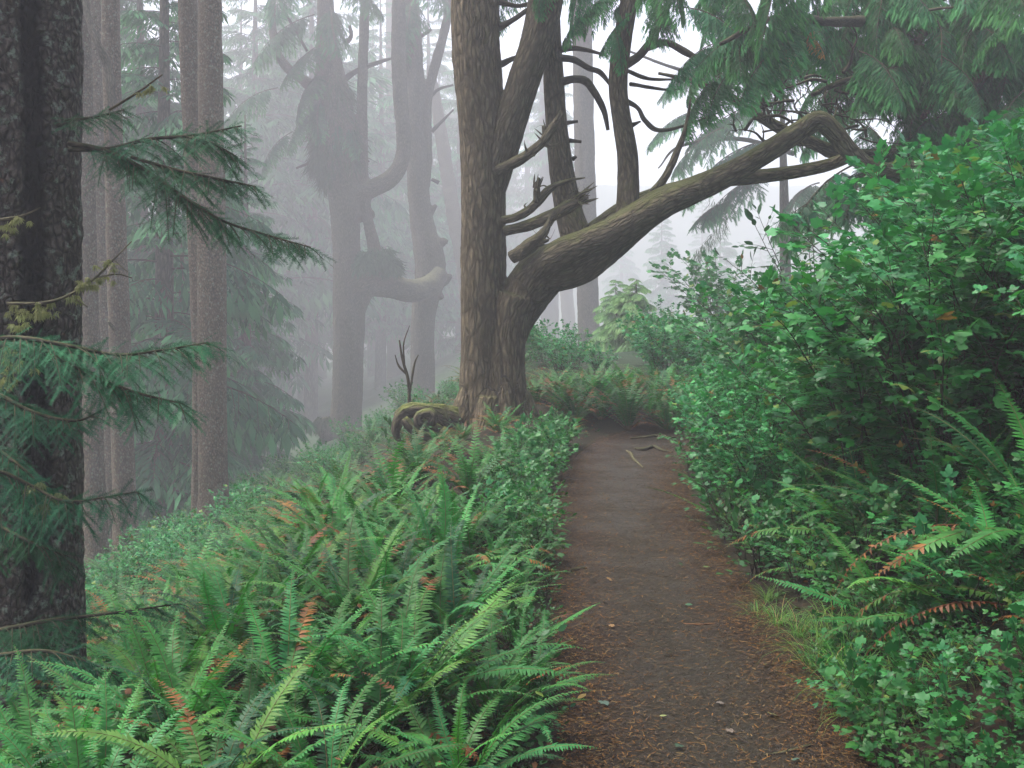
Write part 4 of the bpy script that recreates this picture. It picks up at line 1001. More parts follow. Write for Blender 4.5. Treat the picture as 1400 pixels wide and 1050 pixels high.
# ---- background conifers dissolving into the mist
BG = []
for i in range(4):
    r = np.random.default_rng(200 + i)
    h = [13.5, 15, 12, 14.5][i]
    wd, lf = crown_mbs(r, [.8, 2.2, .6, 3.5][i], h - .2, [2.8, 3.3, 2.6, 3.8][i], [90, 95, 80, 80][i], BT_FAR)
    b = MB(); tube(b, [[0, 0, -1.5, .26], [0, 0, 0, .22], [.05, 0, h * .5, .14], [0, 0, h, .02]], 10, .5, .1, 1, i)
    BG.append((b.mesh('trunk', M['bark_mid']), lf.mesh('crown', M['hang']), wd.mesh('branches', M['twig'])))
def bg_tree(x, d, kind, sc, label, group, name='misty_conifer'):
    X = (x - 700) * d / F; z = Hf(X, d)
    t = thing(name, label, 'tree', (X, d, z), group)
    for nm, me in zip(('trunk', 'crown', 'branches'), BG[kind]):
        o = bpy.data.objects.new(nm, me); COL.objects.link(o); o.parent = t
    t.scale = (sc, sc, sc); t.rotation_euler = (0, 0, random.uniform(0, 6.28)); return t
gb_ = 'conifers fading into the mist'
for (x, d, k, sc) in [(225, 17, 0, .85), (335, 24, 2, .7), (60, 20, 2, .7), (190, 24, 1, 1.0), (250, 19, 2, .5), (330, 28, 0, .7), (140, 30, 3, 1.15)]:
    bg_tree(x, d * 1.75, k, sc * 1.7, 'green shadowy conifer standing among the straight trunks at left', 'shadowy conifers among the left trunks', 'understorey_conifer')
for (x, d, k, sc) in [(330, 34, 0, 1.0), (425, 28, 3, .9), (350, 26, 1, .85), (290, 30, 0, .95), (415, 38, 1, 1.0), (360, 46, 3, 1.1), (440, 52, 1, 1.15), (290, 42, 2, 1.2), (150, 40, 1, 1.0), (60, 45, 3, 1.0), (230, 52, 0, 1.2)]:
    bg_tree(x, d * 3.2, k, sc * 3.1, 'pale layered conifer in the mist on the left, behind the straight trunks', 'pale conifers in the mist at left')
for (x, d, k, sc) in [(510, 44, 0, 1.1), (630, 34, 2, .85), (520, 32, 1, .8), (585, 36, 0, .95), (600, 48, 3, 1.0), (660, 60, 1, 1.1), (560, 62, 1, 1.2), (720, 50, 0, 1.0)]:
    bg_tree(x, d * 3.2, k, sc * 3.1, 'grey conifer ghost in the mist behind the great tree', 'grey conifers in the mist at centre')
for (x, d, k, sc) in [(850, 66, 0, .6), (960, 64, 0, .6), (1040, 68, 2, .55), (1110, 60, 0, .6), (1190, 58, 2, .6), (905, 50, 1, .42), (985, 46, 3, .36), (1060, 44, 0, .34)]:
    bg_tree(x, d * 3.2, k, sc * 3.1, 'whitish conifer in the bright mist, seen below the sweeping limb', 'whitish conifers in the bright mist at right')
ry = np.random.default_rng(260)
for (x, y, d, hh, lab) in [(870, 512, 27, 2.35, 'young pale green conifer glowing in the mist beyond the end of the path'), (842, 500, 33, 2.6, 'slender pale conifer tip just behind the glowing young conifer'), (915, 498, 31, 1.5, 'small rounded pale conifer right of the glowing young conifer')]:
    q = P(x, y, d); t = thing('young_conifer', lab, 'tree', (q[0], q[1], Hf(q[0], q[1])))
    T_ = [tuple(flat(v_) for v_ in bough(ry, 1.0, 12, 7, FEATHER, .22, .45, .7, .5, .012, (.09, .2, .07), (.2, .33, .12))) for _ in range(3)]
    z_ = t.location.z; top_ = q[2] + hh
    wd, lf = crown_mbs(ry, z_ + .15, top_, hh * .55, 60, T_, axisf=lambda z: (q[0], q[1], z))
    lf.build('crown', M['hang'], t); wd.build('branches', M['twig'], t)
    b = MB(); tube(b, [[q[0], q[1], z_ - .2, .06], [q[0], q[1], (z_ + top_) / 2, .04], [q[0], q[1], top_, .005]], 8, .2); b.build('trunk', M['bark_mid'], t)
# wispy hanging conifer boughs behind the upper right gap
q = P(985, 560, 36.0); wt = thing('wispy_conifer', 'wispy pale conifer hanging in the bright mist behind the sweeping limb', 'tree', (q[0] + 1.5, q[1], Hf(q[0] + 1.5, q[1])))
b = MB(); tube(b, [[q[0] + 2.2, 36.0, Hf(q[0] + 2.2, 36.0) - .4, .2], [q[0] + 2.1, 36.0, 4, .16], [q[0] + 2.0, 36.0, 9, .04]], 10, .3, .1, 1, 3); b.build('trunk', M['bark_mid'], wt)
for (x, y, L, az) in [(1080, 130, 2.0, 3.1), (1060, 190, 2.0, 3.3), (1050, 240, 1.5, 3.5), (1040, 60, 2.0, 3.0), (1120, 250, 1.6, 4.0), (1000, 275, 1.2, 3.9), (1010, 170, 1.6, 3.6), (960, 150, 1.2, 3.2)]:
    bough_at(wt, x, y, 35.5 + rc.uniform(-.5, .8), L * 1.7, az, -.25, rc, T=BT_MID[rc.integers(5)], mat='hang')
small(wt, 'limb', [[(1085, 120, 36.3, 4), (1000, 105, 35.5, 3.5), (930, 95, 35.8, 2.5), (860, 70, 35.6, 1.5)], [(1085, 210, 36.3, 3.5), (1010, 190, 35.5, 3), (930, 200, 35.8, 2), (900, 230, 35.7, 1)]], 'twig')
# drooping streamer below the limb
tufts(wt, 'hanging_moss', [(975 + 15 * math.sin(i_ / 6.0) - i_ * .35, 275 + i_ * 3, 36.0, 8 - i_ * .1) for i_ in range(42)], rc, n=420, ln=(.1, .45), wd=.014, c0=(.05, .09, .05), c1=(.08, .12, .07))

# ================================================================== UNDERGROWTH
def proj(x, y, z):
    return 700 + x / y * F, HY - (z - CAMZ) / y * F
def scatter(r, n, ylo, yhi, ulo, uhi, gap, taken, ref='l', ypow=1.0, ok=None):
    out = []
    for _ in range(n * 60):
        if len(out) >= n: break
        y = ylo + (yhi - ylo) * r.random() ** ypow; u = r.uniform(ulo, uhi)
        x = (pl(y) if ref == 'l' else pc(y)) + u
        pxx, _ = proj(x, y, 0)
        if pxx < -130 or pxx > 1530: continue
        if ok and not ok(x, y, u): continue
        gp = gap(y) if callable(gap) else gap
        if any((x - a) ** 2 + (y - b_) ** 2 < gp * gp for a, b_ in taken): continue
        taken.append((x, y)); out.append((float(x), float(y), float(u)))
    return out
rf = np.random.default_rng(101)
trunks = [(main.location.x, main.location.y), (fr0.location.x, fr0.location.y)]
def clear_trunk(x, y, u): return all((x - a) ** 2 + (y - b_) ** 2 > .5 for a, b_ in trunks)
taken = []
def fern_zone(sx, y):
    if y < 4.6: return 0
    if y < 7.2: return 1
    if y < 11: return 2
    return 3
# hand-set near ferns: (photo x, photo y of the crown base, d, height, live, old, dead, label)
hero = [
 (560, 1110, 4.0, 0.75, 27, 2, 1, 'large bright sword fern at the bottom edge, centre of the fern bed'),
 (400, 1120, 3.9, 0.72, 26, 2, 1, 'sword fern with upright fronds at the bottom edge, left of the largest front fern'),
 (665, 1120, 4.0, 0.53, 23, 3, 1, 'green sword fern at the bottom edge closest to the path'),
 (240, 1140, 3.8, 0.63, 23, 2, 2, 'sword fern with yellowish fronds at the bottom edge, lower left'),
 (60, 1120, 4.0, 0.63, 23, 1, 1, 'dark green sword fern in the bottom left corner'),
 (-40, 1180, 3.7, 0.59, 20, 1, 1, 'dark sword fern cut off by the left edge at the bottom corner'),
 (320, 1040, 4.5, 0.67, 23, 2, 1, 'broad sword fern in the second row, above the lower left ferns'),
 (480, 1010, 4.8, 0.76, 26, 3, 1, 'tall sword fern in the second row above the front ferns'),
 (610, 1000, 4.8, 0.68, 26, 2, 0, 'tall light green sword fern in the second row, near the path'),
 (715, 960, 5.0, 0.39, 18, 2, 0, 'small sword fern leaning out toward the left edge of the path'),
 (160, 1040, 4.6, 0.57, 19, 3, 2, 'half withered sword fern below the low spruce branch'),
 (620, 1210, 3.4, 0.57, 22, 1, 0, 'sword fern whose frond tips rise from below the bottom edge, centre'),
 (440, 1240, 3.3, 0.57, 22, 1, 0, 'sword fern whose frond tips rise from below the bottom edge, left of centre'),
 (130, 1230, 3.4, 0.57, 21, 1, 1, 'sword fern whose frond tips rise from below the bottom edge, lower left'),
]
for (x, y, d, h, a, b_, c, lab) in hero:
    X = (x - 700) * d / F
    taken.append((X, d))
    fern_parts('sword_fern', lab, 'sword ferns at the front left of the path', (X, d, Hf(X, d)), h, 0, a, b_, c, rf)
near = scatter(rf, 20, 3.1, 4.1, -3.2, -.95, .3, taken, 'l', 1.0, clear_trunk) + scatter(rf, 120, 3.9, 7.4, -5.0, -.66, .31, taken, 'l', 1.0, clear_trunk)
for (x, y, u) in near:
    old = int(rf.integers(1, 5)) + (5 if u < -1.6 and rf.random() < .55 else 0); dead = int(rf.integers(0, 2)) + (2 if old > 3 else 0)
    left = u < -2.0
    lab = ('orange-tinged sword fern on the slope left of the path, mid bed' if old > 3 else 'dark green sword fern on the lower left slope' if left else 'green sword fern in the middle of the bed left of the path')
    fern_parts('sword_fern', lab, 'sword ferns left of the path', (x, y, Hf(x, y) - .02), rf.uniform(.52, .74) * (.62 if u > -1.05 else 1) * (.85 if u < -2.2 else 1), 0, int(rf.integers(16, 22)), old, dead, rf)
gap2 = lambda y: .42 + .012 * y
mid = scatter(rf, 150, 7.4, 12.4, -7.0, -.75, gap2, taken, 'l', 1.0, clear_trunk)
far = scatter(rf, 40, 12.2, 25, -11, -1.2, .8, taken, 'l', 1.0, clear_trunk)
def whole_fern(x, y, h, orange, lab, group, name='sword_fern', dz=-.03, tilt=(0, 0)):
    k = (FW_O if orange else FW_G)[int(rf.integers(4 if orange else 3))]
    o = bpy.data.objects.new(name, FW[k]); COL.objects.link(o)
    o.location = (x, y, Hf(x, y) + dz); o.scale = (h, h, h * rf.uniform(.9, 1.1)); o.rotation_euler = (tilt[0] + rf.normal(0, .06), tilt[1] + rf.normal(0, .06), rf.uniform(0, 6.28))
    tag(o, lab, 'fern', group)
for (x, y, u) in mid:
    org = rf.random() < (.72 if -4.2 < u < -1.3 else .25)
    lab = 'rusty-fronded sword fern on the slope below the great tree' if org else ('green sword fern along the left verge in front of the great tree' if u > -1.6 else 'green sword fern on the slope below the great tree')
    whole_fern(x, y, rf.uniform(.58, .78) * (.8 if u > -1.1 else 1) * np.interp(y, [8.5, 11, 12.5], [.98, .8, .6]) * (.6 if y > 10 and 500 < proj(x, y, 0)[0] < 650 else 1), org, lab, 'sword ferns on the slope below the great tree')
for (x, y, u) in far:
    whole_fern(x, y, rf.uniform(.7, .95), rf.random() < .4, 'hazy sword fern on the slope between the misty trunks', 'hazy ferns among the misty trunks')
for (x, y, u) in scatter(rf, 26, 12.7, 15.5, -1.2, .9, .4, taken, 'l', 1.0, clear_trunk):
    if proj(x, y, 0)[0] < 730: continue
    whole_fern(x, y, rf.uniform(.6, .85), rf.random() < .55, 'sword fern on the bank where the path ends and turns', 'ferns where the path turns')

# ferns on the right bank
rtaken = []
for (x, y, d, h, a, b_, c, lab) in [
 (1430, 760, 5.0, 1.15, 16, 1, 1, 'glossy sword fern arching in from the right edge above the dark hollow'),
 (1420, 930, 4.5, .95, 11, 4, 3, 'browning sword fern at the right edge, lower of the two at that edge'),
 (1290, 840, 5.5, 1.0, 15, 2, 1, 'sword fern with long drooping fronds over the dark hollow right of the path'),
 (1190, 800, 6.0, 1.0, 15, 2, 1, 'sword fern hanging over the dark bank, nearest the leafy shrubs'),
 (1090, 790, 6.4, .45, 9, 3, 1, 'small orange-tinged fern at the right edge of the path'),
 (1350, 740, 6.0, 1.0, 15, 2, 1, 'shaded sword fern under the leafy shrubs at right'),
 (1150, 850, 5.7, .62, 14, 1, 0, 'sword fern in front of the dark hollow, nearest the right edge of the path'),
 (1060, 790, 6.7, .45, 12, 3, 0, 'low yellowing fern at the foot of the leafy bank, beside the path'),
 (1230, 930, 4.9, .7, 13, 1, 1, 'low sword fern behind the grass at the lower right'),
 (1340, 960, 4.6, .8, 14, 2, 1, 'sword fern among the leafy plants in the lower right corner'),
 (1200, 700, 6.9, .9, 15, 2, 0, 'shaded sword fern deep under the middle of the leafy bank'),
 (985, 725, 7.8, .6, 9, 0, 0, 'small green fern leaning onto the right edge of the path')]:
    X = (x - 700) * d / F; rtaken.append((X, d))
    fern_parts('sword_fern', lab, 'sword ferns on the right bank', (X, d, Hf(X, d) - .02), h, 0, a, b_, c, rf, spread=1.3)

# berry shrubs on the right bank
rsb = np.random.default_rng(301)
PR = []
for i in range(5):
    st, lf = shrub_mesh(rsb, rsb.uniform(1.2, 1.45), rsb.uniform(.66, .84), 15, [.088, .075, .066, .095, .082][i], [TRI, TRI, PAL, TRI, TRI][i], lean=(-.14, -.08), dens=[1.1, 1.3, 1.35, 1.0, 1.2][i], yel=.04 + .04 * (i == 3))
    PR.append(shrub_proto('berry_shrub', 'leafy berry shrub', 'shrub', st, lf, 'leafy shrubs on the right bank'))
small_ = []
for i in range(3):
    st, lf = shrub_mesh(rsb, .55, .34, 7, .085, [TRI, PAL, TRI][i], cols=((.014, .10, .026), (.040, .18, .034)), yel=.04)
    small_.append(shrub_proto('leafy_plant', 'leafy plant', 'plant', st, lf, 'low leafy plants'))
oval = []
for i in range(2):
    st, lf = shrub_mesh(rsb, .4, .3, 8, .07, OVAL, cols=((.014, .075, .018), (.034, .125, .026)), yel=.03)
    oval.append(shrub_proto('salal_plant', 'small glossy plant', 'plant', st, lf, 'small glossy plants at the path edge'))
def put_shrub(proto, x, y, sc, lab, group=None, dz=-.05, tilt=None):
    t = tilt or (rsb.normal(0, .08), rsb.normal(0, .08))
    return dup(proto, (x, y, Hf(x, y) + dz), rsb.normal(0, .5), sc, lab, group, t)
rows = scatter(rsb, 200, 5.6, 13.2, .85, 5.4, lambda y: .43, [], 'r', 1.0, lambda x, y, u: proj(x, y, 0)[0] < 1560 and not (y < 6.9 and u < 1.75 - .6 * (y - 5.6)))
for (x, y, u) in rows:
    sx, sy = proj(x, y, Hf(x, y) + .9)
    if u < 1.25: lab, sc = 'bright leafy shrub at the foot of the right bank, spilling toward the path', rsb.uniform(.58, .78)
    elif y > 10.5: lab, sc = 'hazy leafy shrub at the far end of the right bank', rsb.uniform(.8, 1.0)
    elif sx > 1230: lab, sc = 'dark glossy shrub high on the right bank near the right edge', rsb.uniform(1.1, 1.35)
    else: lab, sc = 'dense green leafy shrub in the middle of the right bank', rsb.uniform(.92, 1.15)
    if 1090 < sx < 1270 and y > 6.6: sc *= .76
    put_shrub(PR[int(rsb.integers(5))], x, y, sc, lab)
for (x, y) in [(2.75, 4.3), (3.2, 5.1), (2.9, 3.5), (3.7, 5.9)]:
    put_shrub(PR[int(rsb.integers(5))], x, y, .95, 'dark glossy shrub high on the right bank near the right edge')
# the airy one standing out against the mist
st, lf = shrub_mesh(rsb, 1.25, .5, 9, .085, OVAL, cols=((.012, .06, .028), (.028, .10, .04)), dens=.9, yel=0.0)
pz = shrub_proto('airy_shrub', 'airy dark shrub with oval leaves outlined against the bright mist', 'shrub', st, lf, None)
q = P(1120, 400, 9.6); pz.location = (q[0], q[1], Hf(q[0], q[1]) + .25); pz.scale = (1.25,) * 3; pz.rotation_euler = (0, -.22, .3)
# shrubs past the bend
for (x, y, u) in scatter(rsb, 22, 14.2, 19, .4, 6.5, .6, [], 'l'):
    put_shrub(PR[int(rsb.integers(5))], x, y, rsb.uniform(.5, .85), 'misty low shrub beyond the bend of the path', 'misty shrubs beyond the bend')
for (sx, d, sc) in [(765, 16.5, .62), (785, 17.5, .6), (745, 18, .6), (820, 17, .45), (720, 19, .7)]:
    X = (sx - 700) * d / F; put_shrub(PR[int(rsb.integers(5))], X, d, sc, 'misty bush at the foot of the trunk right of the great tree', 'misty bushes by the trunk right of the great tree')
for (x, y, u) in scatter(rsb, 20, 20, 36, .5, 9, 1.2, [], 'l', 1.0, lambda x, y, u: not 795 < proj(x, y, 0)[0] < 935):
    put_shrub(PR[int(rsb.integers(5))], x, y, rsb.uniform(1.0, 1.6), 'misty low shrub beyond the bend of the path', 'misty shrubs beyond the bend')
for (x, y, u) in scatter(rsb, 40, 8.5, 17, -10, -4.2, .7, [], 'l', 1.0, clear_trunk):
    put_shrub((small_ + PR)[int(rsb.integers(8))], x, y, rsb.uniform(.5, .75) * (.75 if y < 12 else 1), 'low leafy bush far down the slope behind the dark foreground trunk', 'low bushes down the slope at left')
# leafy plants down the left verge
for (x, y, u) in scatter(rsb, 32, 6.6, 11.2, -.95, -.62, .2, [], 'l'):
    put_shrub(small_[int(rsb.integers(3))], x, y, rsb.uniform(.42, .72), 'fresh leafy plant along the left verge of the path', 'leafy plants on the left verge', -.02)
for (x, y, u) in scatter(rsb, 24, 3.6, 8.5, -.78, -.58, .17, [], 'l'):
    put_shrub(oval[int(rsb.integers(2))], x, y, rsb.uniform(.28, .6), 'small glossy-leaved plant at the left edge of the path', 'small glossy plants at the left edge', -.02)
# right verge, near
for (x, y, u) in scatter(rsb, 58, 2.9, 4.9, .56, 2.2, .18, [], 'r'):
    put_shrub(small_[int(rsb.integers(3))], x, y, rsb.uniform(.3, .55) + .25 * max(0, min(u - .9, 1)), 'low leafy plant among the grass at the lower right', 'leafy plants at the lower right', -.02)
for (x, y, u) in scatter(rsb, 34, 4.7, 6.9, .72, 2.0, .24, [], 'r'):
    put_shrub(small_[int(rsb.integers(3))], x, y, rsb.uniform(.55, .95) * (.7 if u < .95 else 1), 'leafy green plant on the bank between the grass and the tall shrubs', 'leafy plants on the right bank', -.02)
for (x, y, u) in scatter(rsb, 22, 6.2, 10, .6, .95, .22, [], 'r'):
    put_shrub((small_ + oval)[int(rsb.integers(5))], x, y, rsb.uniform(.5, .85), 'low leafy plant at the right edge of the path', 'leafy plants at the right edge', -.02)
# slope plants around the misty trunks and the root mass
for (sx, d, sc) in [(560, 12.9, .75), (578, 13.1, .7), (540, 12.7, .55), (545, 13.4, .6)]:
    X = (sx - 700) * d / F; put_shrub(oval[0], X, d, sc * 1.5, 'glossy bush growing on the knotted roots of the great tree', 'bush on the knotted roots', .12)
for (x, y, u) in scatter(rsb, 105, 14, 34, -14, -2.2, .85, [], 'l', 1.0, clear_trunk):
    put_shrub((PR + small_)[int(rsb.integers(8))], x, y, rsb.uniform(.32, .55) * (1 + max(0, y - 20) * .05), 'hazy bush on the slope among the misty trunks', 'hazy bushes among the misty trunks')
for pr in PR + small_ + oval: kill(pr)
# twiggy sapling by the roots
sp = thing('bare_sapling', 'spindly bare sapling standing beside the knotted roots', 'sapling', base_of(560, 590, 13.4))
small(sp, 'stem', [[(562, 610, 13.4, 3), (560, 560, 13.4, 2.5), (558, 520, 13.4, 2.2), (550, 490, 13.4, 1.8), (546, 465, 13.4, 1)], [(560, 540, 13.4, 1.6), (566, 500, 13.4, 1.4), (572, 485, 13.4, .6)], [(556, 512, 13.4, 1.6), (545, 500, 13.4, 1.3), (540, 485, 13.4, .6)], [(553, 500, 13.4, 1.4), (552, 470, 13.4, 1), (560, 445, 13.4, .5)]], 'dead', 5)
# broken rotten stump on the slope and fallen sticks
q = P(405, 705, 10.5); stp = thing('rotten_stump', 'splintered reddish rotten stump poking from the ferns on the slope', 'stump', (q[0], q[1], Hf(q[0], q[1])))
b = MB(); zc = Hf(q[0], q[1])
for k in range(9):
    a = k * 2.4; rr = .02 + .07 * rf.random(); hh = q[2] + rf.uniform(.0, .2) * (1 - rr * 5)
    tube(b, [[q[0] + rr * math.cos(a), q[1] + rr * math.sin(a), zc - .1, .06], [q[0] + rr * .9 * math.cos(a), q[1] + rr * .9 * math.sin(a), (zc + hh) / 2, .045], [q[0] + rr * .8 * math.cos(a) + .02, q[1] + rr * .8 * math.sin(a), hh, .006]], 7, .06, .35, 4, k)
b.build('stump_wood', M['rot'], stp)
def stick(name, label, pts, mat, group=None, cat='stick'):
    b = MB(); p = px(pts); tube(b, p, 7, .03, .25, 5, 3); o = b.build(name, M[mat], None, tuple(p[0][:3])); tag(o, label, cat, group)
stick('fallen_branch', 'dark broken branch lying among the ferns below the rotten stump', [(372, 735, 9, 4), (390, 755, 8.9, 6), (402, 775, 8.8, 5), (418, 800, 8.7, 3)], 'rot', None, 'branch')
def gstick(name, label, pts, rpx, mat, cat='stick'):
    """a stick or root lying on the ground: photo points, depth taken from the path surface"""
    out = []
    for i, (x, y) in enumerate(pts):
        d = CAMZ * F / (y - HY)
        for _ in range(6):
            X = (x - 700) * d / F; d = (CAMZ - float(pathz(np.array([X]), np.array([d]))[0])) * F / (y - HY)
        r_ = rpx[i] * d / F
        out.append([(x - 700) * d / F, d, CAMZ - (y - HY) * d / F + r_ * .45, r_])
    b = MB(); tube(b, out, 8, .02, .3, 6, int(pts[0][0])); o = b.build(name, M[mat], None, tuple(out[0][:3])); tag(o, label, cat); return o
gstick('fallen_stick', 'dark curved stick on the path near the bottom right', [(1045, 1033), (1075, 1029), (1100, 1022), (1112, 1018)], [1.5, 2.4, 2.2, 1.2], 'twig')
gstick('fallen_stick', 'thin pale stick on the right side of the path, halfway down', [(935, 853), (955, 854), (978, 853)], [1, 1.3, .8], 'rot')
gstick('fallen_stick', 'short dark twig at the left edge of the path, upper middle', [(778, 782), (790, 779), (802, 777)], [2.2, 2.5, 1.5], 'twig')
gstick('fallen_stick', 'tiny dark twig in the middle of the path near the bottom', [(1005, 1018), (1013, 1024), (1020, 1031)], [1, 1.4, .8], 'twig')
gstick('fallen_stick', 'reddish stick at the right edge of the path below the grass', [(1065, 940), (1085, 936), (1100, 930)], [1, 1.3, .8], 'rot')
gstick('exposed_root', 'pale wet tree root snaking down the far end of the path', [(857, 617), (863, 622), (866, 628), (872, 634), (880, 640)], [1.5, 2.5, 2.2, 2, 1], 'dead', 'root')
gstick('exposed_root', 'dark root crossing the far end of the path, right of the pale root', [(868, 614), (880, 616), (893, 612), (905, 617), (920, 619)], [1.5, 3, 3, 2.6, 1.5], 'twig', 'root')
gstick('exposed_root', 'root lying across the path where it meets the fern bank', [(862, 600), (880, 599), (900, 597), (915, 599), (935, 597)], [1.2, 2, 2.8, 2, 1.5], 'dead', 'root')
gstick('exposed_root', 'short pale root end at the top right of the path', [(898, 602), (903, 598), (910, 597)], [1.5, 3, 2], 'dead', 'root')
# fallen leaves on the path
lm = xf(PAL, 1.0)
def fallen(x, y, s, col, lab):
    d = CAMZ * F / (y - HY)
    for _ in range(6):
        X = (x - 700) * d / F; d = (CAMZ - float(pathz(np.array([X]), np.array([d]))[0])) * F / (y - HY)
    X = (x - 700) * d / F; z = float(pathz(np.array([X]), np.array([d]))[0])
    b = MB(); T = [PAL, OVAL][int(rf.integers(2))]
    V = T[0] * s * d / F * np.array([1, 1, .7]); V = V - V.mean(0); b.add(V, T[1], np.tile(col, (len(V), 1)))
    o = b.build('fallen_leaf', M['shrub'], None, (0, 0, 0)); o.location = (X, d, z + .012 - float(V[:, 2].min())); o.rotation_euler = (rf.normal(0, .25), rf.normal(0, .25), rf.uniform(0, 6.28)); tag(o, lab, 'leaf')
YL, PG, GN, BR = (.24, .18, .035), (.17, .19, .07), (.04, .11, .05), (.2, .11, .05)
for a in [(1056, 981, 15, PG, 'pale yellow-green leaf lying on the right half of the path near the bottom'), (907, 983, 12, PG, 'curled pale leaf lying on the path, left of the bottom centre'),
          (795, 957, 20, YL, 'yellow leaf lying at the left edge of the path'), (826, 965, 17, (.10, .16, .12), 'bluish wet leaf beside the yellow one at the left edge'),
          (815, 980, 13, YL, 'small yellowish leaf just below the bluish leaf at the left edge'), (942, 830, 12, GN, 'green leaf lying in the upper middle of the path'),
          (931, 774, 11, GN, 'dark green leaf on the right side of the upper path'), (966, 778, 10, (.1, .18, .06), 'light green leaf at the right edge of the upper path'),
          (833, 795, 9, BR, 'brown leaf on the left side of the upper path'), (836, 859, 9, BR, 'tan leaf on the left side of the path, halfway down'),
          (985, 965, 12, (.14, .12, .1), 'greyish leaf flat on the path right of centre'), (915, 897, 12, (.14, .1, .08), 'grey-brown leaf flat in the middle of the path'),
          (998, 1003, 12, (.16, .13, .1), 'faded tan leaf near the bottom centre of the path'), (1088, 1043, 12, (.05, .09, .06), 'dark green leaf at the very bottom of the path'),
          (928, 1024, 14, (.03, .06, .03), 'dark wet leaf at the bottom left part of the path'), (800, 1025, 12, BR, 'light brown leaf at the lower left edge of the path'), (1046, 912, 10, (.1, .13, .05), 'olive leaf on the right side of the path under the fern')]:
    fallen(*a)

# grass tufts at the lower right
def grass_tuft(r, n=70, L=.46):
    mb = MB()
    for i in range(n):
        az = r.uniform(0, 6.28); l = L * r.uniform(.5, 1.15); e = R(r.uniform(40, 80)); bend = R(r.uniform(70, 150))
        t = np.linspace(0, 1, 7); el = e - bend * t ** 1.6
        d = np.stack([np.cos(el) * math.cos(az), np.cos(el) * math.sin(az), np.sin(el)], -1)
        C = np.vstack([[r.normal(0, .035), r.normal(0, .035), 0], ]) + np.vstack([[0, 0, 0], np.cumsum(d[:-1] * l / 6, 0)])
        sd = np.array([-math.sin(az), math.cos(az), 0]) * .0022 * (1 - t[:, None] ** 2 * .9)
        V = np.stack([C - sd, C + sd], 1).reshape(-1, 3); f = [[2 * k, 2 * k + 1, 2 * k + 3, 2 * k + 2] for k in range(6)]
        c = mixc((.04, .16, .03), (.15, .30, .05), [r.random() ** 1.5])[0] if r.random() > .06 else np.array([.3, .2, .08])
        mb.add(V, [np.array(f)], np.tile(c, (14, 1)))
    return mb
gm = [grass_tuft(rf).mesh('grass_tuft', M['fern']) for _ in range(3)]
gp = [(1165, 905, 5.0, 1.0), (1195, 950, 4.6, 1.0), (1150, 935, 4.8, .9), (1215, 985, 4.4, .9), (1240, 930, 4.8, 1.0), (1190, 1005, 4.3, .8), (1255, 1010, 4.2, .9), (1130, 890, 5.2, .7), (1100, 870, 5.4, .6), (1290, 1040, 4.1, .8), (1225, 1040, 4.1, .8), (1330, 1000, 4.3, .7), (1085, 830, 5.8, .5), (1070, 860, 5.6, .45), (1205, 900, 5.0, .8)]
for i, (x, y, d, s) in enumerate(gp):
    X = (x - 735) * d / F; o = bpy.data.objects.new('grass_tuft', gm[i % 3]); COL.objects.link(o)
    o.location = (X, d, Hf(X, d) - .01); o.scale = (s * .85, s * .85, s * .75); o.rotation_euler = (0, 0, rf.uniform(0, 6.28))
    tag(o, 'long-bladed drooping grass tuft at the lower right edge of the path' if s >= .9 else 'short grass tuft at the right edge of the path', 'grass', 'grass tufts along the right edge')

# low ground cover under everything on both slopes
def ground_cover():
    r = np.random.default_rng(401); pos, nr, sc, col = [], [], [], []
    n = 30000
    y = 3 + 22 * r.random(n) ** 1.6
    side = r.random(n) < .66
    u = np.where(side, -(.60 + 9 * r.random(n) ** 1.3), .62 + 4 * r.random(n))
    x = np.where(side, pl(y), pc(y)) + u
    ok = (np.abs(700 + x / y * F - 700) < 860) & ~((y > 11.5) & (np.abs(x - pc(y)) < .65)); x, y, u = x[ok], y[ok], u[ok]; n = len(x)
    hh = np.where(r.random(n) < .5, .05, .28) * r.random(n) * np.clip(np.abs(u) - .5, 0.1, 1)
    z = H(x, y) + .01 + hh
    az = r.uniform(0, 6.28, n); d = np.stack([np.cos(az), np.sin(az), r.normal(0, .25, n)], -1)
    nn = norm(np.stack([r.normal(0, .35, n), r.normal(-.1, .35, n), np.ones(n)], -1))
    s = r.uniform(.02, .05, n)
    T = xf(leaflet(4, .3, 0), 1)
    V, Fs = inst(T, frames_for(d, nn), np.stack([x, y, z], -1), s)
    c = mixc((.012, .06, .022), (.04, .13, .04), r.random(n)); br = r.random(n) < .3; c[br] = np.array([.11, .05, .02]) * r.uniform(.4, 1.2, (br.sum(), 1))
    mb = MB(); mb.add(V, Fs, rep(c, len(T[0]))); o = mb.build('ground_cover', M['litter']); o['kind'] = 'stuff'
ground_cover()

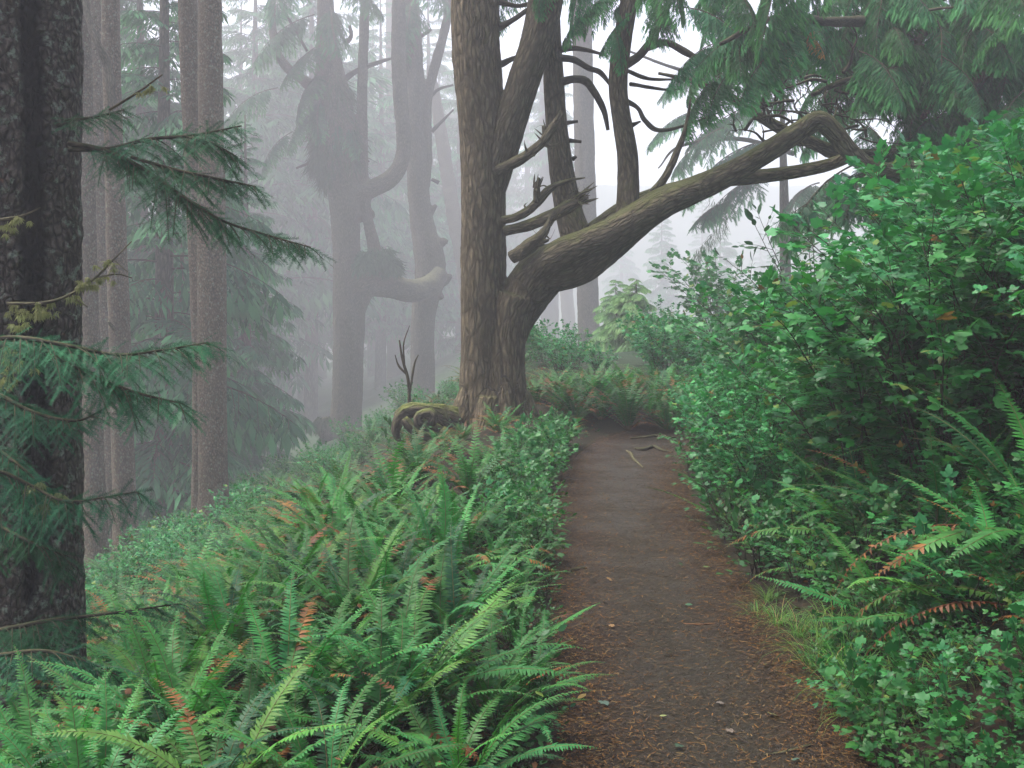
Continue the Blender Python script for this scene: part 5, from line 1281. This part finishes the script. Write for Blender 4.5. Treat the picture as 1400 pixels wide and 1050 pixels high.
# ================================================================== AIR, SKY AND LIGHT
hz = MB(); x0, x1, y0_, y1, z0, z1 = -175, 175, -6, 295, -26, 66
Vh = np.array([[x0, y0_, z0], [x1, y0_, z0], [x1, y1, z0], [x0, y1, z0], [x0, y0_, z1], [x1, y0_, z1], [x1, y1, z1], [x0, y1, z1]])
hz.add(Vh, [np.array([[0, 3, 2, 1], [4, 5, 6, 7], [0, 1, 5, 4], [1, 2, 6, 5], [2, 3, 7, 6], [3, 0, 4, 7]])])
k = NT('mist'); v = k.n('VolumePrincipled'); v.inputs['Color'].default_value = (.945, .957, 1, 1); v.inputs['Density'].default_value = .0043; v.inputs['Anisotropy'].default_value = .3
k.l(v.outputs[0], k.out.inputs['Volume'])
ho = hz.build('haze', k.m, smooth=False); ho['kind'] = 'stuff'

w = bpy.data.worlds.new('World'); S.world = w; w.use_nodes = True
nt = w.node_tree; nt.nodes.clear()
sky = nt.nodes.new('ShaderNodeTexSky'); sky.sky_type = 'NISHITA'; sky.sun_disc = False
SUN_E, SUN_A = R(66), R(-75)
sky.sun_elevation = SUN_E; sky.sun_rotation = SUN_A; sky.air_density = .7; sky.dust_density = 6.0; sky.ozone_density = 1.0
bg = nt.nodes.new('ShaderNodeBackground'); bg.inputs['Strength'].default_value = .15
wo = nt.nodes.new('ShaderNodeOutputWorld'); nt.links.new(sky.outputs[0], bg.inputs[0]); nt.links.new(bg.outputs[0], wo.inputs[0])
sd = bpy.data.lights.new('sun', 'SUN'); sd.energy = 1.5; sd.angle = R(25); sd.color = (1, .965, .92)
so = bpy.data.objects.new('sun', sd); COL.objects.link(so)
sdir = Vector((math.sin(SUN_A) * math.cos(SUN_E), math.cos(SUN_A) * math.cos(SUN_E), math.sin(SUN_E)))
so.rotation_euler = sdir.to_track_quat('Z', 'Y').to_euler(); so.location = (0, 0, 30)

S.view_settings.view_transform = 'Standard'; S.view_settings.look = 'None'; S.view_settings.gamma = 1; S.view_settings.exposure = 1.64
S.render.engine = 'CYCLES'
S.cycles.max_bounces = 8; S.cycles.diffuse_bounces = 4; S.cycles.glossy_bounces = 2; S.cycles.transmission_bounces = 4; S.cycles.volume_bounces = 3; S.cycles.transparent_max_bounces = 4
S.cycles.use_denoising = True
